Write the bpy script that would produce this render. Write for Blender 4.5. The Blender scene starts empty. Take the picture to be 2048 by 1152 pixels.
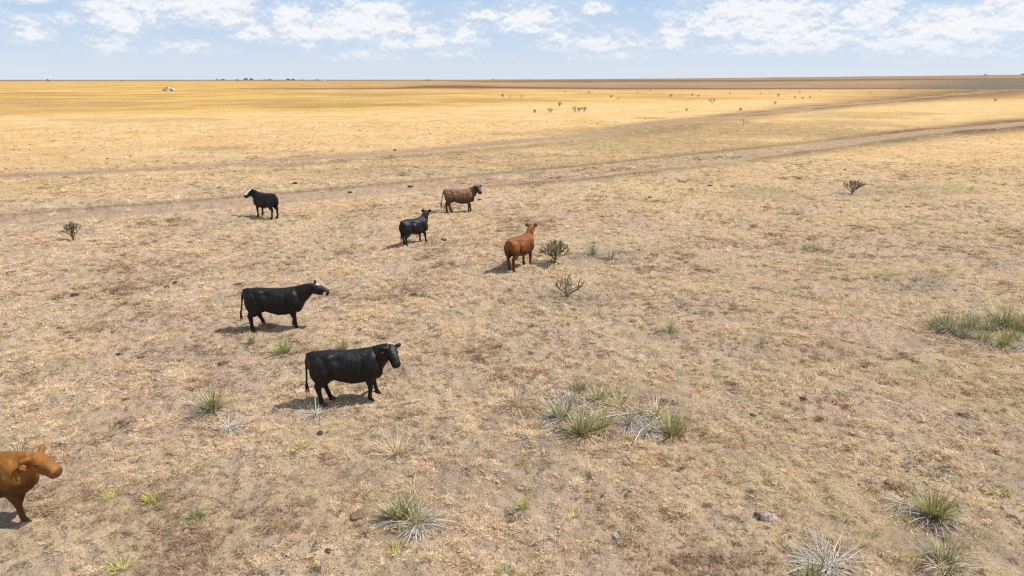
import bpy, math, random
import numpy as np
from mathutils import Vector, Matrix, Quaternion

R = math.radians
scene = bpy.context.scene
COL = scene.collection
rng = np.random.default_rng(7)
random.seed(7)

# ------------------------------------------------------------------ camera
CAM_H, PITCH, FPX = 7.0, R(17.0), 1365.0          # drone height (m), tilt down, focal length in photo pixels
cam_d = bpy.data.cameras.new('camera')
cam_d.sensor_width = 36.0
cam_d.lens = 36.0 * FPX / 2048.0
cam_d.clip_start = 0.1
cam_d.clip_end = 60000.0
cam = bpy.data.objects.new('camera', cam_d)
COL.objects.link(cam)
cam.location = (0, 0, CAM_H)
cam.rotation_euler = (R(90) - PITCH, 0, 0)
scene.camera = cam

# ------------------------------------------------------------------ light
SUN_EL = R(54)
SUN_AZ_VEC = Vector((0.985, 0.17, 0)).normalized()      # horizontal direction towards the sun
SKY_STRENGTH = 0.115
world = bpy.data.worlds.new('World')
scene.world = world
world.use_nodes = True
wt = world.node_tree
wt.nodes.clear()


class NT:
    """small helper for wiring node trees"""
    def __init__(self, tree):
        self.t = tree

    def n(self, typ, **kw):
        nd = self.t.nodes.new(typ)
        ins = kw.pop('ins', None)
        for k, v in kw.items():
            setattr(nd, k, v)
        if ins:
            for k, v in ins.items():
                if hasattr(v, 'is_linked') or isinstance(v, bpy.types.NodeSocket):
                    self.t.links.new(v, nd.inputs[k])
                else:
                    nd.inputs[k].default_value = v
        return nd

    def m(self, op, a, b=None, c=None, clamp=False):
        nd = self.t.nodes.new('ShaderNodeMath')
        nd.operation = op
        nd.use_clamp = clamp
        for i, v in enumerate((a, b, c)):
            if v is None:
                continue
            if isinstance(v, bpy.types.NodeSocket):
                self.t.links.new(v, nd.inputs[i])
            else:
                nd.inputs[i].default_value = v
        return nd.outputs[0]

    def ramp(self, v, lo, hi, a=0.0, b=1.0, smooth=True):
        nd = self.t.nodes.new('ShaderNodeMapRange')
        if smooth:
            nd.interpolation_type = 'SMOOTHSTEP'
        self.t.links.new(v, nd.inputs[0])
        nd.inputs[1].default_value = lo
        nd.inputs[2].default_value = hi
        nd.inputs[3].default_value = a
        nd.inputs[4].default_value = b
        return nd.outputs[0]

    def mix(self, f, a, b):
        nd = self.t.nodes.new('ShaderNodeMix')
        nd.data_type = 'RGBA'
        for i, v in ((0, f), (6, a), (7, b)):
            if isinstance(v, bpy.types.NodeSocket):
                self.t.links.new(v, nd.inputs[i])
            elif i == 0:
                nd.inputs[0].default_value = v
            else:
                nd.inputs[i].default_value = (*v, 1.0) if len(v) == 3 else v
        return nd.outputs[2]

    def noise(self, vec, scale, detail=4.0, rough=0.55, dist=0.0, out=0):
        nd = self.t.nodes.new('ShaderNodeTexNoise')
        self.t.links.new(vec, nd.inputs['Vector'])
        nd.inputs['Scale'].default_value = scale
        nd.inputs['Detail'].default_value = detail
        nd.inputs['Roughness'].default_value = rough
        nd.inputs['Distortion'].default_value = dist
        return nd.outputs[out]

    def xyz(self, x, y, z=0.0):
        nd = self.t.nodes.new('ShaderNodeCombineXYZ')
        for i, v in enumerate((x, y, z)):
            if isinstance(v, bpy.types.NodeSocket):
                self.t.links.new(v, nd.inputs[i])
            else:
                nd.inputs[i].default_value = v
        return nd.outputs[0]


W = NT(wt)
sky = W.n('ShaderNodeTexSky', sky_type='NISHITA', sun_disc=False, sun_elevation=SUN_EL,
          sun_rotation=math.atan2(SUN_AZ_VEC.x, SUN_AZ_VEC.y), altitude=1200.0,
          air_density=1.0, dust_density=0.4, ozone_density=2.2)
tc = W.n('ShaderNodeTexCoord')
sp = W.n('ShaderNodeSeparateXYZ', ins={0: tc.outputs['Generated']})
az = W.m('MULTIPLY', W.m('ARCTAN2', sp.outputs[0], sp.outputs[1]), 57.2958)
el = W.m('MULTIPLY', W.m('ARCSINE', sp.outputs[2]), 57.2958)
# cumulus heaps as directions in the sky (degrees): azimuth, base elevation, half width, height, strength
CLOUDS = [(-36.2, 5.9, 1.6, 0.7, .8), (-36.0, 3.4, 1.5, 1.0, .9), (-33.5, 4.3, 1.8, .5, .5),
          (-30.3, 4.4, 2.6, 1.5, 1.0), (-29.0, 5.9, 4.2, 1.3, 1.0), (-23.5, 5.0, 4.0, 1.2, .9), (-24.5, 6.0, 4.2, 1.5, 1.05),
          (-17.8, 4.2, 2.2, 2.2, 1.1), (-12.0, 4.6, 4.4, 2.3, 1.2), (-15.5, 4.0, 3.0, 1.3, .9),
          (-20.8, 3.7, 2.0, .9, .8), (-7.3, 3.4, 2.0, 1.3, .9), (-10.3, 2.9, 2.0, .9, .7), (-31.0, 2.5, 1.6, .9, .6),
          (-17.0, 2.7, 1.2, .7, .6), (-4.0, 3.8, 1.6, 2.0, .7), (-1.8, 5.5, 2.0, .7, .9),
          (1.8, 5.2, 3.2, 1.5, 1.05), (1.3, 4.4, 2.6, .8, .8), (6.8, 6.0, 1.5, .8, .8),
          (7.0, 3.0, 4.0, 1.1, .75), (4.5, 3.4, 2.0, .9, .5), (13.5, 3.4, 1.6, 1.5, .85), (15.5, 4.7, 1.6, .9, .9), (17.5, 4.0, 1.9, 1.3, 1.0),
          (21.5, 4.2, 4.2, 2.1, 1.1), (24.0, 3.3, 4.0, 1.1, .8), (19.5, 5.6, 6.5, 1.2, 1.0), (28.2, 5.2, 2.6, 1.4, 1.1),
          (27.5, 4.2, 2.4, .9, .9), (33.5, 3.6, 4.0, 1.9, 1.05), (37.0, 4.2, 3.0, 2.0, 1.1), (31.0, 2.9, 5.0, 1.4, .8),
          (22.0, 2.4, 5.5, .8, .8), (33.0, 1.9, 4.5, .7, .7), (9.0, 2.0, 3.0, .6, .6), (-13.0, 2.0, 3.0, .6, .6), (-26.0, 2.3, 2.6, .6, .6), (-5.0, 2.3, 2.0, .6, .6), (-40.5, 4.0, 2.5, 2.0, .9), (41.5, 3.0, 3.2, 3.0, 1.1)]
nvec = W.xyz(W.m('MULTIPLY', az, 0.80), W.m('MULTIPLY', el, 1.10), 3.7)
fb = W.noise(nvec, 1.0, 6.0, 0.52, 0.0)
fb2 = W.noise(nvec, 4.0, 6.0, 0.6)
cov = None
for (a0, e0, ra, re, st) in CLOUDS:
    a0, e0, ra, re, st = a0 * .93, e0 * .86, ra * 1.0, re * 1.0, st + .10
    dx = W.m('DIVIDE', W.m('SUBTRACT', az, a0), ra)
    de = W.m('SUBTRACT', el, e0)
    up = W.m('DIVIDE', W.m('MAXIMUM', de, 0.0), re)
    dn = W.m('DIVIDE', W.m('MAXIMUM', W.m('MULTIPLY', de, -1.0), 0.0), re * 0.5)
    q = W.m('ADD', W.m('ADD', W.m('MULTIPLY', dx, dx), W.m('MULTIPLY', up, up)), W.m('MULTIPLY', dn, dn))
    v = W.m('MULTIPLY', W.m('SUBTRACT', 1.0, W.m('POWER', q, 0.8)), st * .75)
    cov = v if cov is None else W.m('MAXIMUM', cov, v)
# the rest of the sky: the same fair-weather cumulus overhead
zc = W.m('MAXIMUM', sp.outputs[2], 0.03)
pvec = W.xyz(W.m('DIVIDE', sp.outputs[0], zc), W.m('DIVIDE', sp.outputs[1], zc), 0.0)
pn = W.noise(pvec, 0.55, 7.0, 0.58)
gen = W.m('MULTIPLY', W.m('SUBTRACT', pn, 0.56), 4.0)
hi_sky = W.ramp(el, 6.8, 10.0)
covg = W.m('ADD', W.m('MULTIPLY', cov, W.m('SUBTRACT', 1.0, hi_sky)), W.m('MULTIPLY', gen, hi_sky))
covg = W.m('MAXIMUM', covg, -0.8)
edge = W.m('ADD', covg, W.m('MULTIPLY', W.m('SUBTRACT', fb, 0.5), 1.5))
edge = W.m('ADD', edge, W.m('MULTIPLY', W.m('SUBTRACT', fb2, 0.5), 0.30))
dense = W.ramp(edge, 0.10, 0.42)
thin = W.ramp(edge, -1.3, 0.2, 0.0, 0.6)
lowfade = W.ramp(el, 0.3, 3.2, 0.16, 1.0)
mask = W.m('MULTIPLY', W.m('MAXIMUM', dense, thin), lowfade)
veil = W.m('MULTIPLY', W.ramp(W.noise(W.xyz(W.m('MULTIPLY', az, .13), W.m('MULTIPLY', el, .55), 9.1), 1.0, 5, .55), .34, .60, 0.08, 0.5), W.ramp(el, 0.3, 2.0))
mask = W.m('MULTIPLY', W.m('MAXIMUM', mask, veil), 0.93)
fbs = W.noise(W.xyz(W.m('MULTIPLY', az, 0.80), W.m('ADD', W.m('MULTIPLY', el, 1.10), 0.25), 3.7), 1.0, 6.0, 0.52, 0.0)
# the heaps are lit from above: the side where the cloud thins out upwards is bright, the bases are grey
lit = W.m('MULTIPLY', W.m('SUBTRACT', fb, fbs), 1.3)
cshade = W.ramp(W.m('ADD', W.m('ADD', W.m('MULTIPLY', fb2, 0.12), W.m('MULTIPLY', edge, 0.30)), lit), -0.10, 0.36)
cc = W.mix(cshade, (0.66, 0.735, 0.865), (0.97, 0.975, 0.99))
bg_sky = W.n('ShaderNodeBackground', ins={0: sky.outputs[0], 1: SKY_STRENGTH})
bg_cl = W.n('ShaderNodeBackground', ins={0: cc, 1: 0.87})
# pale summer haze low over the plain (it goes round the whole horizon)
hz = W.ramp(el, 0.0, 14.0, 0.80, 0.10)
hzc = W.mix(W.ramp(el, 0.0, 6.5), (0.635, 0.725, 0.88), (0.36, 0.54, 0.85))
bg_hz = W.n('ShaderNodeBackground', ins={0: hzc, 1: 0.91})
mx0 = W.n('ShaderNodeMixShader', ins={0: hz, 1: bg_sky.outputs[0], 2: bg_hz.outputs[0]})
mx = W.n('ShaderNodeMixShader', ins={0: mask, 1: mx0.outputs[0], 2: bg_cl.outputs[0]})
W.n('ShaderNodeOutputWorld', ins={0: mx.outputs[0]})

sun_d = bpy.data.lights.new('sun', 'SUN')
sun_d.energy = 4.8
sun_d.angle = R(0.55)
sun_d.color = (1.0, 0.955, 0.88)
sun = bpy.data.objects.new('sun', sun_d)
COL.objects.link(sun)
sdir = Vector((SUN_AZ_VEC.x * math.cos(SUN_EL), SUN_AZ_VEC.y * math.cos(SUN_EL), math.sin(SUN_EL)))
sun.rotation_euler = sdir.to_track_quat('Z', 'Y').to_euler()
sun.location = (30, 5, 60)

scene.view_settings.view_transform = 'Standard'
scene.view_settings.look = 'None'
scene.view_settings.exposure = 0.17
scene.view_settings.gamma = 1.0
scene.view_settings.use_curve_mapping = False
scene.cycles.max_bounces = 6
scene.cycles.diffuse_bounces = 3
scene.cycles.glossy_bounces = 2
scene.cycles.use_denoising = False
scene.cycles.pixel_filter_type = 'BLACKMAN_HARRIS'
scene.cycles.filter_width = 1.3

# ------------------------------------------------------------------ noise and terrain height
def _hash(ix, iy, seed):
    h = (ix.astype(np.int64) * 374761393 + iy.astype(np.int64) * 668265263 + seed * 1442695041) & 0xFFFFFFFF
    h = ((h ^ (h >> 13)) * 1274126177) & 0xFFFFFFFF
    h = (h ^ (h >> 16)) & 0xFFFFFF
    return h / float(0xFFFFFF)


def vn(x, y, seed=0):
    x = np.asarray(x, float); y = np.asarray(y, float)
    ix = np.floor(x); iy = np.floor(y)
    fx = x - ix; fy = y - iy
    fx = fx * fx * (3 - 2 * fx); fy = fy * fy * (3 - 2 * fy)
    a = _hash(ix, iy, seed); b = _hash(ix + 1, iy, seed)
    c = _hash(ix, iy + 1, seed); d = _hash(ix + 1, iy + 1, seed)
    return (a + (b - a) * fx) * (1 - fy) + (c + (d - c) * fx) * fy


def fbm(x, y, seed=0, octv=4, gain=0.5):
    s = 0; amp = 1; tot = 0; c, sn = math.cos(0.6), math.sin(0.6)
    for k in range(octv):
        s = s + amp * vn(x, y, seed + k * 17)
        tot += amp; amp *= gain
        x, y = (c * x - sn * y) * 2.03 + 11.3, (sn * x + c * y) * 2.03 - 7.1
    return s / tot


def sstep(v, a, b):
    t = np.clip((v - a) / (b - a), 0, 1)
    return t * t * (3 - 2 * t)


def broad_height(x, y):
    x = np.asarray(x, float); y = np.asarray(y, float)
    r = np.hypot(x, y)
    h = (fbm(x / 14, y / 14, 5, 3) - 0.5) * 0.34 * sstep(r, 4, 14)
    h = h + (fbm(x / 160, y / 160, 9, 3) - 0.5) * 1.6 * sstep(r, 120, 500)
    az_ = np.degrees(np.arctan2(x, np.maximum(y, 1e-3)))
    az_ = np.where(y < 0, np.where(x > 0, 90, -90), az_)
    rise = np.clip((az_ + 4) / 40.0, 0, 1.6)
    h = h + rise * (27.0 * sstep(r, 500, 4200) + 12 * sstep(r, 3800, 9000))
    return h


def micro_height(x, y):
    r = np.hypot(x, y)
    a = 1 - sstep(r, 40, 85)
    n = fbm(x / 0.27, y / 0.21, 31, 3, 0.5)
    n2 = fbm(x / 1.1, y / 1.1, 47, 2)
    n3 = fbm(x / 0.55, y / 0.45, 53, 2)
    return a * ((n - 0.5) * 0.17 + np.clip(n3 - 0.52, 0, 1) * 0.22 + (n2 - 0.5) * 0.14)


def height(x, y):
    return broad_height(x, y) + micro_height(x, y)


def H(x, y):
    return float(height(np.array([x]), np.array([y]))[0])


CP, SP = math.cos(PITCH), math.sin(PITCH)


def ground_at(px, py):
    """where the line of sight through a photo pixel meets the terrain"""
    dx = (px - 1024) / FPX
    dy = (576 - py) / FPX
    d = Vector((dx, CP + dy * SP, -SP + dy * CP))
    z = 0.0
    t = 0
    for _ in range(12):
        if d.z > -1e-4:
            t = 5000
            break
        t = (z - CAM_H) / d.z
        z2 = float(broad_height(np.array([d.x * t]), np.array([d.y * t]))[0])
        z = z * 0.4 + z2 * 0.6
    return (d.x * t, d.y * t)


def to_pixel(x, y, z):
    yy = y; zz = z - CAM_H
    depth = yy * CP - zz * SP
    up = yy * SP + zz * CP
    depth = np.where(depth < 0.1, 0.1, depth)
    return 1024 + FPX * x / depth, 576 - FPX * up / depth


# ------------------------------------------------------------------ tagging
def tag(o, label=None, cat=None, group=None, kind=None):
    if label: o['label'] = label
    if cat: o['category'] = cat
    if group: o['group'] = group
    if kind: o['kind'] = kind
    return o


def empty(name, loc, rz=0.0):
    o = bpy.data.objects.new(name, None)
    o.empty_display_size = 0.3
    o.location = loc
    o.rotation_euler = (0, 0, rz)
    COL.objects.link(o)
    return o


def mesh_obj(name, verts, faces, mat, parent=None, smooth=False, attrs=None):
    me = bpy.data.meshes.new(name)
    me.from_pydata([tuple(v) for v in verts], [], [tuple(f) for f in faces])
    if attrs:
        for k, vals in attrs.items():
            at = me.attributes.new(k, 'FLOAT', 'POINT')
            at.data.foreach_set('value', np.asarray(vals, dtype=np.float32))
    if smooth:
        me.polygons.foreach_set('use_smooth', [True] * len(me.polygons))
    me.materials.append(mat)
    me.update()
    o = bpy.data.objects.new(name, me)
    COL.objects.link(o)
    if parent:
        o.parent = parent
    return o


# ------------------------------------------------------------------ materials
def new_mat(name):
    m = bpy.data.materials.new(name)
    m.use_nodes = True
    m.node_tree.nodes.clear()
    return m, NT(m.node_tree)


def finish(m, N, color, rough=0.9, spec=0.2, normal=None, translucent=None, sheen=0.0):
    ins = {'Base Color': color if isinstance(color, bpy.types.NodeSocket) else (*color, 1), 'Roughness': rough,
           'Specular IOR Level': spec}
    if sheen:
        ins['Sheen Weight'] = sheen
    if normal is not None:
        ins['Normal'] = normal
    b = N.n('ShaderNodeBsdfPrincipled', ins=ins)
    out = b.outputs[0]
    if translucent:
        tcol = color if isinstance(color, bpy.types.NodeSocket) else (*color, 1)
        tr = N.n('ShaderNodeBsdfTranslucent', ins={0: tcol})
        out = N.n('ShaderNodeMixShader', ins={0: translucent, 1: out, 2: tr.outputs[0]}).outputs[0]
    N.n('ShaderNodeOutputMaterial', ins={0: out})
    return m


def attr(N, name, typ='GEOMETRY'):
    return N.n('ShaderNodeAttribute', attribute_name=name, attribute_type=typ).outputs['Fac']


def simple_mat(name, c1, c2, scale=8.0, rough=0.8, spec=0.25, bump=0.0, metallic=0.0):
    m, N = new_mat(name)
    pos = N.n('ShaderNodeTexCoord').outputs['Object']
    n = N.noise(pos, scale, 5, 0.6)
    col = N.mix(N.ramp(n, 0.35, 0.65), c1, c2)
    nrm = None
    if bump:
        nrm = N.n('ShaderNodeBump', ins={'Strength': 0.8, 'Distance': bump, 'Height': N.noise(pos, scale * 2.5, 4, 0.6)}).outputs[0]
    return finish(m, N, col, rough, spec, nrm)


def ground_material():
    m, N = new_mat('prairie ground')
    pos = N.n('ShaderNodeNewGeometry').outputs['Position']
    n_big = N.noise(pos, 0.16, 4, 0.55)
    n_mid = N.noise(pos, 0.75, 4, 0.6)
    n_tuft = N.noise(pos, 5.2, 4, 0.6, 0.3)
    n_fine = N.noise(pos, 19.0, 6, 0.72)
    n_grit = N.noise(pos, 60.0, 3, 0.7)
    straw = N.mix(N.ramp(n_mid, 0.3, 0.7), (0.51, 0.365, 0.22), (0.65, 0.48, 0.30))
    pink = N.mix(N.ramp(n_tuft, 0.3, 0.7), (0.49, 0.345, 0.24), (0.62, 0.45, 0.32))
    near = N.mix(N.ramp(n_big, 0.38, 0.62), straw, pink)
    grey = N.mix(N.ramp(n_fine, 0.35, 0.65), (0.36, 0.27, 0.205), (0.50, 0.385, 0.30))
    near = N.mix(N.m('MULTIPLY', N.ramp(n_mid, 0.52, 0.68), 0.65), near, grey)
    # far land covers, then the darker brown and slate areas, mapped per place
    gold = N.mix(N.ramp(N.noise(pos, 0.022, 6, 0.65), 0.38, 0.62), (0.37, 0.215, 0.055), (0.62, 0.385, 0.115))
    strawfar = N.mix(N.ramp(N.noise(pos, 0.12, 4, 0.6), 0.35, 0.65), (0.65, 0.405, 0.150), (0.74, 0.505, 0.235))
    c = N.mix(attr(N, 'pale'), near, strawfar)
    c = N.mix(attr(N, 'gold'), c, gold)
    oliv = N.mix(N.ramp(N.noise(pos, 0.55, 6, 0.7), .35, .65), (0.20, 0.14, 0.06), (0.46, 0.32, 0.14))
    c = N.mix(attr(N, 'olive'), c, oliv)
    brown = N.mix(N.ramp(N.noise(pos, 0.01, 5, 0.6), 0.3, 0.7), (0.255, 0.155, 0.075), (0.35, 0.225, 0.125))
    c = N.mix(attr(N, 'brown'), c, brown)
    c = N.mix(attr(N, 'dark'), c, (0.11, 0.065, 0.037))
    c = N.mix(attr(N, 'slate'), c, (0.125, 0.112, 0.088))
    dirt = N.mix(N.ramp(n_mid, 0.3, 0.7), (0.35, 0.225, 0.148), (0.48, 0.33, 0.22))
    c = N.mix(attr(N, 'track'), c, dirt)
    # streaks and thin places in the far grass, worn brown places near by
    stk = N.m('MULTIPLY', N.ramp(N.noise(pos, 0.33, 7, 0.72), 0.50, 0.63), N.m('MULTIPLY', attr(N, 'far'), 0.50))
    c = N.mix(N.m('MULTIPLY', stk, N.m('SUBTRACT', 1.0, attr(N, 'brown'))), c, (0.38, 0.235, 0.085))
    worn = N.m('MULTIPLY', N.ramp(N.noise(pos, 0.62, 7, 0.68), 0.51, 0.64), N.m('SUBTRACT', 0.55, N.m('MULTIPLY', attr(N, 'far'), 0.4)))
    c = N.mix(worn, c, (0.36, 0.265, 0.19))
    # old litter and bare gaps between the tufts, deepened with painted shadow flecks
    far_f = attr(N, 'far')
    gap = N.ramp(N.m('ADD', N.m('MULTIPLY', n_tuft, 0.40), N.m('MULTIPLY', n_fine, 0.60)), 0.515, 0.555)
    gapa = N.m('MULTIPLY', gap, N.m('SUBTRACT', 0.85, N.m('MULTIPLY', far_f, 0.62)))
    gapa = N.m('MULTIPLY', gapa, N.ramp(N.noise(pos, 0.42, 4, 0.6), 0.36, 0.64, 0.45, 1.15))
    gapa = N.m('MULTIPLY', gapa, N.m('SUBTRACT', 1.0, N.m('MULTIPLY', attr(N, 'track'), 0.75)))
    c = N.mix(gapa, c, (0.135, 0.09, 0.062))
    c = N.mix(attr(N, 'litter'), c, N.mix(N.ramp(n_fine, .35, .65), (0.21, 0.15, 0.105), (0.43, 0.33, 0.24)))
    sxyz = N.n('ShaderNodeSeparateXYZ', ins={0: pos})
    east = N.ramp(sxyz.outputs[0], -6.0, 14.0)
    ygw = N.m('MULTIPLY', N.ramp(N.noise(pos, 0.30, 5, 0.62), 0.44, 0.62), N.m('ADD', .0, N.m('MULTIPLY', east, .36)))
    c = N.mix(N.m('MULTIPLY', ygw, N.m('SUBTRACT', 1.0, N.m('MAXIMUM', far_f, attr(N, 'litter')))), c, (0.50, 0.395, 0.135))
    yg = N.m('MULTIPLY', N.ramp(N.noise(pos, 1.5, 3, 0.6), 0.60, 0.74), 0.42)
    c = N.mix(N.m('MULTIPLY', yg, N.m('SUBTRACT', 1.0, attr(N, 'track'))), c, (0.42, 0.36, 0.12))
    c = N.mix(N.m('MULTIPLY', N.ramp(n_grit, 0.53, 0.62), N.m('SUBTRACT', 0.5, N.m('MULTIPLY', far_f, 0.42))), c, (0.78, 0.64, 0.47))
    hgt = N.m('ADD', N.m('MULTIPLY', n_fine, 0.75), N.m('MULTIPLY', n_tuft, 0.9))
    hgt = N.m('ADD', hgt, N.m('MULTIPLY', N.noise(pos, 0.9, 3, 0.5), 1.2))
    bmp = N.n('ShaderNodeBump', ins={'Strength': 0.9, 'Distance': 0.14, 'Height': hgt}).outputs[0]
    bmp = N.n('ShaderNodeBump', ins={'Strength': 0.6, 'Distance': 0.02, 'Height': n_grit, 'Normal': bmp}).outputs[0]
    return finish(m, N, c, 0.95, 0.08, bmp)


MAT_GROUND = ground_material()


def blade_material(name, ca, cb, cc_, tint=True, trans=0.18, rough=0.6):
    """ca/cb vary blade by blade; tint (an instance attribute) moves towards cc_"""
    m, N = new_mat(name)
    rp = N.n('ShaderNodeNewGeometry').outputs['Random Per Island']
    c = N.mix(rp, ca, cb)
    if tint:
        c = N.mix(attr(N, 'tint', 'INSTANCER'), c, cc_)
    return finish(m, N, c, rough, 0.25, None, trans)


MAT_STRAW = blade_material('dry straw blades', (0.64, 0.465, 0.28), (0.92, 0.73, 0.49), (0.37, 0.245, 0.155), True, 0.22)
MAT_STRAW_YG = blade_material('yellow green blades', (0.42, 0.37, 0.10), (0.60, 0.53, 0.20), (0.26, 0.30, 0.10))
MAT_YUCCA = blade_material('yucca leaf', (0.19, 0.195, 0.075), (0.52, 0.475, 0.25), (0, 0, 0), False, 0.08, 0.45)
MAT_YUCCA_Y = blade_material('yellowish yucca leaf', (0.30, 0.29, 0.10), (0.50, 0.46, 0.20), (0, 0, 0), False, 0.08, 0.45)
MAT_DEADLEAF = blade_material('bleached dead leaf', (0.30, 0.25, 0.20), (0.66, 0.60, 0.52), (0, 0, 0), False, 0.05, 0.6)
MAT_TANLEAF = blade_material('tan dry leaf', (0.44, 0.32, 0.19), (0.70, 0.55, 0.36), (0, 0, 0), False, 0.1, 0.6)
MAT_WEED = blade_material('green weed leaf', (0.12, 0.17, 0.05), (0.26, 0.33, 0.10), (0, 0, 0), False, 0.15)
MAT_WEED_Y = blade_material('yellow green weed leaf', (0.38, 0.36, 0.08), (0.60, 0.55, 0.18), (0, 0, 0), False, 0.2)
MAT_SAGE = blade_material('grey green herb leaf', (0.22, 0.22, 0.145), (0.40, 0.385, 0.27), (0, 0, 0), False, 0.1)
MAT_STALK = simple_mat('dry stalk', (0.62, 0.55, 0.46), (0.75, 0.68, 0.58), 20)
MAT_CHOLLA = simple_mat('cholla stem', (0.10, 0.075, 0.045), (0.24, 0.19, 0.12), 25, 0.8, 0.2, 0.01)
MAT_CHOLLA_TIP = simple_mat('cholla tip', (0.16, 0.16, 0.08), (0.34, 0.32, 0.19), 25, 0.8, 0.2, 0.01)
MAT_DUNG = simple_mat('dung', (0.05, 0.033, 0.022), (0.10, 0.068, 0.045), 14, 0.95, 0.1, 0.02)
MAT_ROCK = simple_mat('pale rock', (0.22, 0.17, 0.155), (0.56, 0.47, 0.43), 18, 0.9, 0.2, 0.02)
MAT_ROCK_O = simple_mat('orange rock', (0.50, 0.28, 0.15), (0.60, 0.38, 0.22), 12, 0.9, 0.2, 0.02)
MAT_BURROW = simple_mat('dug soil', (0.17, 0.105, 0.07), (0.26, 0.165, 0.115), 12, 0.95, 0.1, 0.02)

# ------------------------------------------------------------------ ground sheet
ruts = {
    'lower_top': [(-260, 452), (0, 430), (280, 410), (560, 388), (860, 361), (1000, 347), (1130, 335), (1250, 324), (1480, 300), (1706, 276), (1860, 259), (2048, 243), (2400, 218)],
    'lower_bot': [(-260, 476), (0, 450), (280, 428), (560, 408), (850, 382), (1000, 370), (1150, 358), (1250, 347), (1400, 329), (1523, 313), (1679, 292), (1834, 270), (2048, 251), (2400, 224)],
    'upper': [(-300, 372), (0, 352), (200, 343), (400, 332), (600, 318), (850, 300), (1078, 279), (1200, 268), (1259, 255), (1337, 244), (1437, 235), (1512, 227), (1584, 221), (1637, 213), (1760, 203), (1900, 190), (2010, 181), (2120, 174)],
    'upper2': [(560, 332), (800, 314), (1000, 298), (1150, 284), (1265, 270), (1312, 263), (1359, 254), (1431, 243), (1500, 233)],
}
rutw = {k: np.array([ground_at(*p) for p in v]) for k, v in ruts.items()}


def polydist(x, y, pts):
    best = np.full(x.shape, 1e9)
    for (x0, y0), (x1, y1) in zip(pts[:-1], pts[1:]):
        dx, dy = x1 - x0, y1 - y0
        L2 = dx * dx + dy * dy
        t = np.clip(((x - x0) * dx + (y - y0) * dy) / L2, 0, 1)
        best = np.minimum(best, np.hypot(x - x0 - t * dx, y - y0 - t * dy))
    return best


dth = 0.00165
fine = np.arange(-R(43), R(43), dth)
coarse = np.arange(R(43) + R(1.5), R(317) - R(1.0), R(3.0))
ang = np.concatenate([fine, coarse])             # angle from +Y, clockwise; wraps round
rows = [0.0, 2.0, 4.0, 5.5, 6.4]
r = 7.0
while r < 420:
    rows.append(r)
    r += (0.00150 if r < 90 else 0.00065) * (r * r + CAM_H ** 2) / CAM_H
while r < 14000:
    rows.append(r)
    r *= 1.045
rows = np.array(rows)
nr, na = len(rows), len(ang)
RR, AA = np.meshgrid(rows, ang, indexing='ij')
GX = RR * np.sin(AA); GY = RR * np.cos(AA)
infov = (np.cos(AA) > 0.70)
GZ = broad_height(GX, GY)
GZ = GZ + np.where(infov, micro_height(GX, GY), 0)

px_, py_ = to_pixel(GX, GY, GZ)
ahead = GY > 1
wob = (fbm(GX / 9, GY / 9, 71, 4) - 0.5)
wob2 = (fbm(GX / 60, GY / 60, 77, 4) - 0.5)
wob3 = (fbm(GX / 260, GY / 260, 79, 4) - 0.5)
rg = RR
d_lt = polydist(GX, GY, rutw['lower_top'])
d_lb = polydist(GX, GY, rutw['lower_bot'])
d_u = polydist(GX, GY, rutw['upper'])
d_u2 = polydist(GX, GY, rutw['upper2'])
def blob(cx, cy, rx, ry, k=1.0):
    """patch of another land cover around the place seen at photo pixel (cx, cy)"""
    q = ((px_ - cx) / rx) ** 2 + ((py_ - cy) / ry) ** 2
    return k * (1 - sstep(q + (wob * 1.6 + wob2 * 1.2), 0.2, 1.3)) * ahead


# lane between the two edges of the lower track
def line_y(key):
    return np.interp(px_, [p[0] for p in ruts[key]], [p[1] for p in ruts[key]])


yt_, yb_ = line_y('lower_top'), line_y('lower_bot')
lane_low = sstep(py_ + wob * 5, yt_ - 1.0, yt_ + 1.5) * (1 - sstep(py_ + wob * 7, yb_ - 1.5, yb_ + 1.5)) * ahead
lane_up = 1 - sstep(d_u + wob * 2.5, 1.3, 3.2)
track = np.maximum(lane_low * 0.9, lane_up * 0.75)
fade_l = 0.45 + 0.55 * sstep(px_, 700, 1400)
lw = 0.24 + rg * rg * 0.00022
dark_edge = np.exp(-(d_lt / lw) ** 2) * np.clip(0.85 + 1.0 * wob, 0, 1)
dark_bot = np.exp(-(d_lb / (lw * 1.4 + .2)) ** 2) * np.clip(0.95 + 1.3 * wob, 0, 1) * sstep(px_, 820, 1150)
dark_up = np.exp(-(d_u / (lw * .9 + .2)) ** 2) * np.clip(0.8 + 0.8 * wob, 0, 1)
dark_up2 = np.exp(-(d_u2 / (lw * 1.3 + .2)) ** 2) * np.clip(0.5 + 0.8 * wob, 0, 1)
olive = np.clip(dark_bot * 1.1 + dark_up2 * 0.8, 0, 1)


for b in [(1480, 262, 330, 17, .75), (1330, 292, 220, 17, .7), (1640, 250, 220, 9, .6), (960, 318, 360, 11, .45), (640, 345, 240, 9, .4),
          (1170, 330, 240, 12, .6), (820, 340, 200, 10, .5), (1420, 318, 120, 7, .5), (1750, 230, 160, 8, .5), (300, 240, 200, 5, .35), (150, 205, 260, 5, .6), (620, 200, 200, 4, .5), (760, 188, 160, 3, .6), (1050, 268, 90, 4, .5), (430, 297, 70, 4, .6), (1300, 236, 40, 2, .6), (90, 365, 160, 6, .4), (1520, 385, 90, 14, .5), (1850, 380, 120, 10, .45), (1990, 190, 90, 10, .55)]:
    olive = np.maximum(olive, blob(*b))
dark = np.clip(np.maximum(np.maximum(dark_edge * .95, dark_up * 1.0), np.maximum(dark_bot * .85, dark_up2 * .75)), 0, 1)

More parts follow.
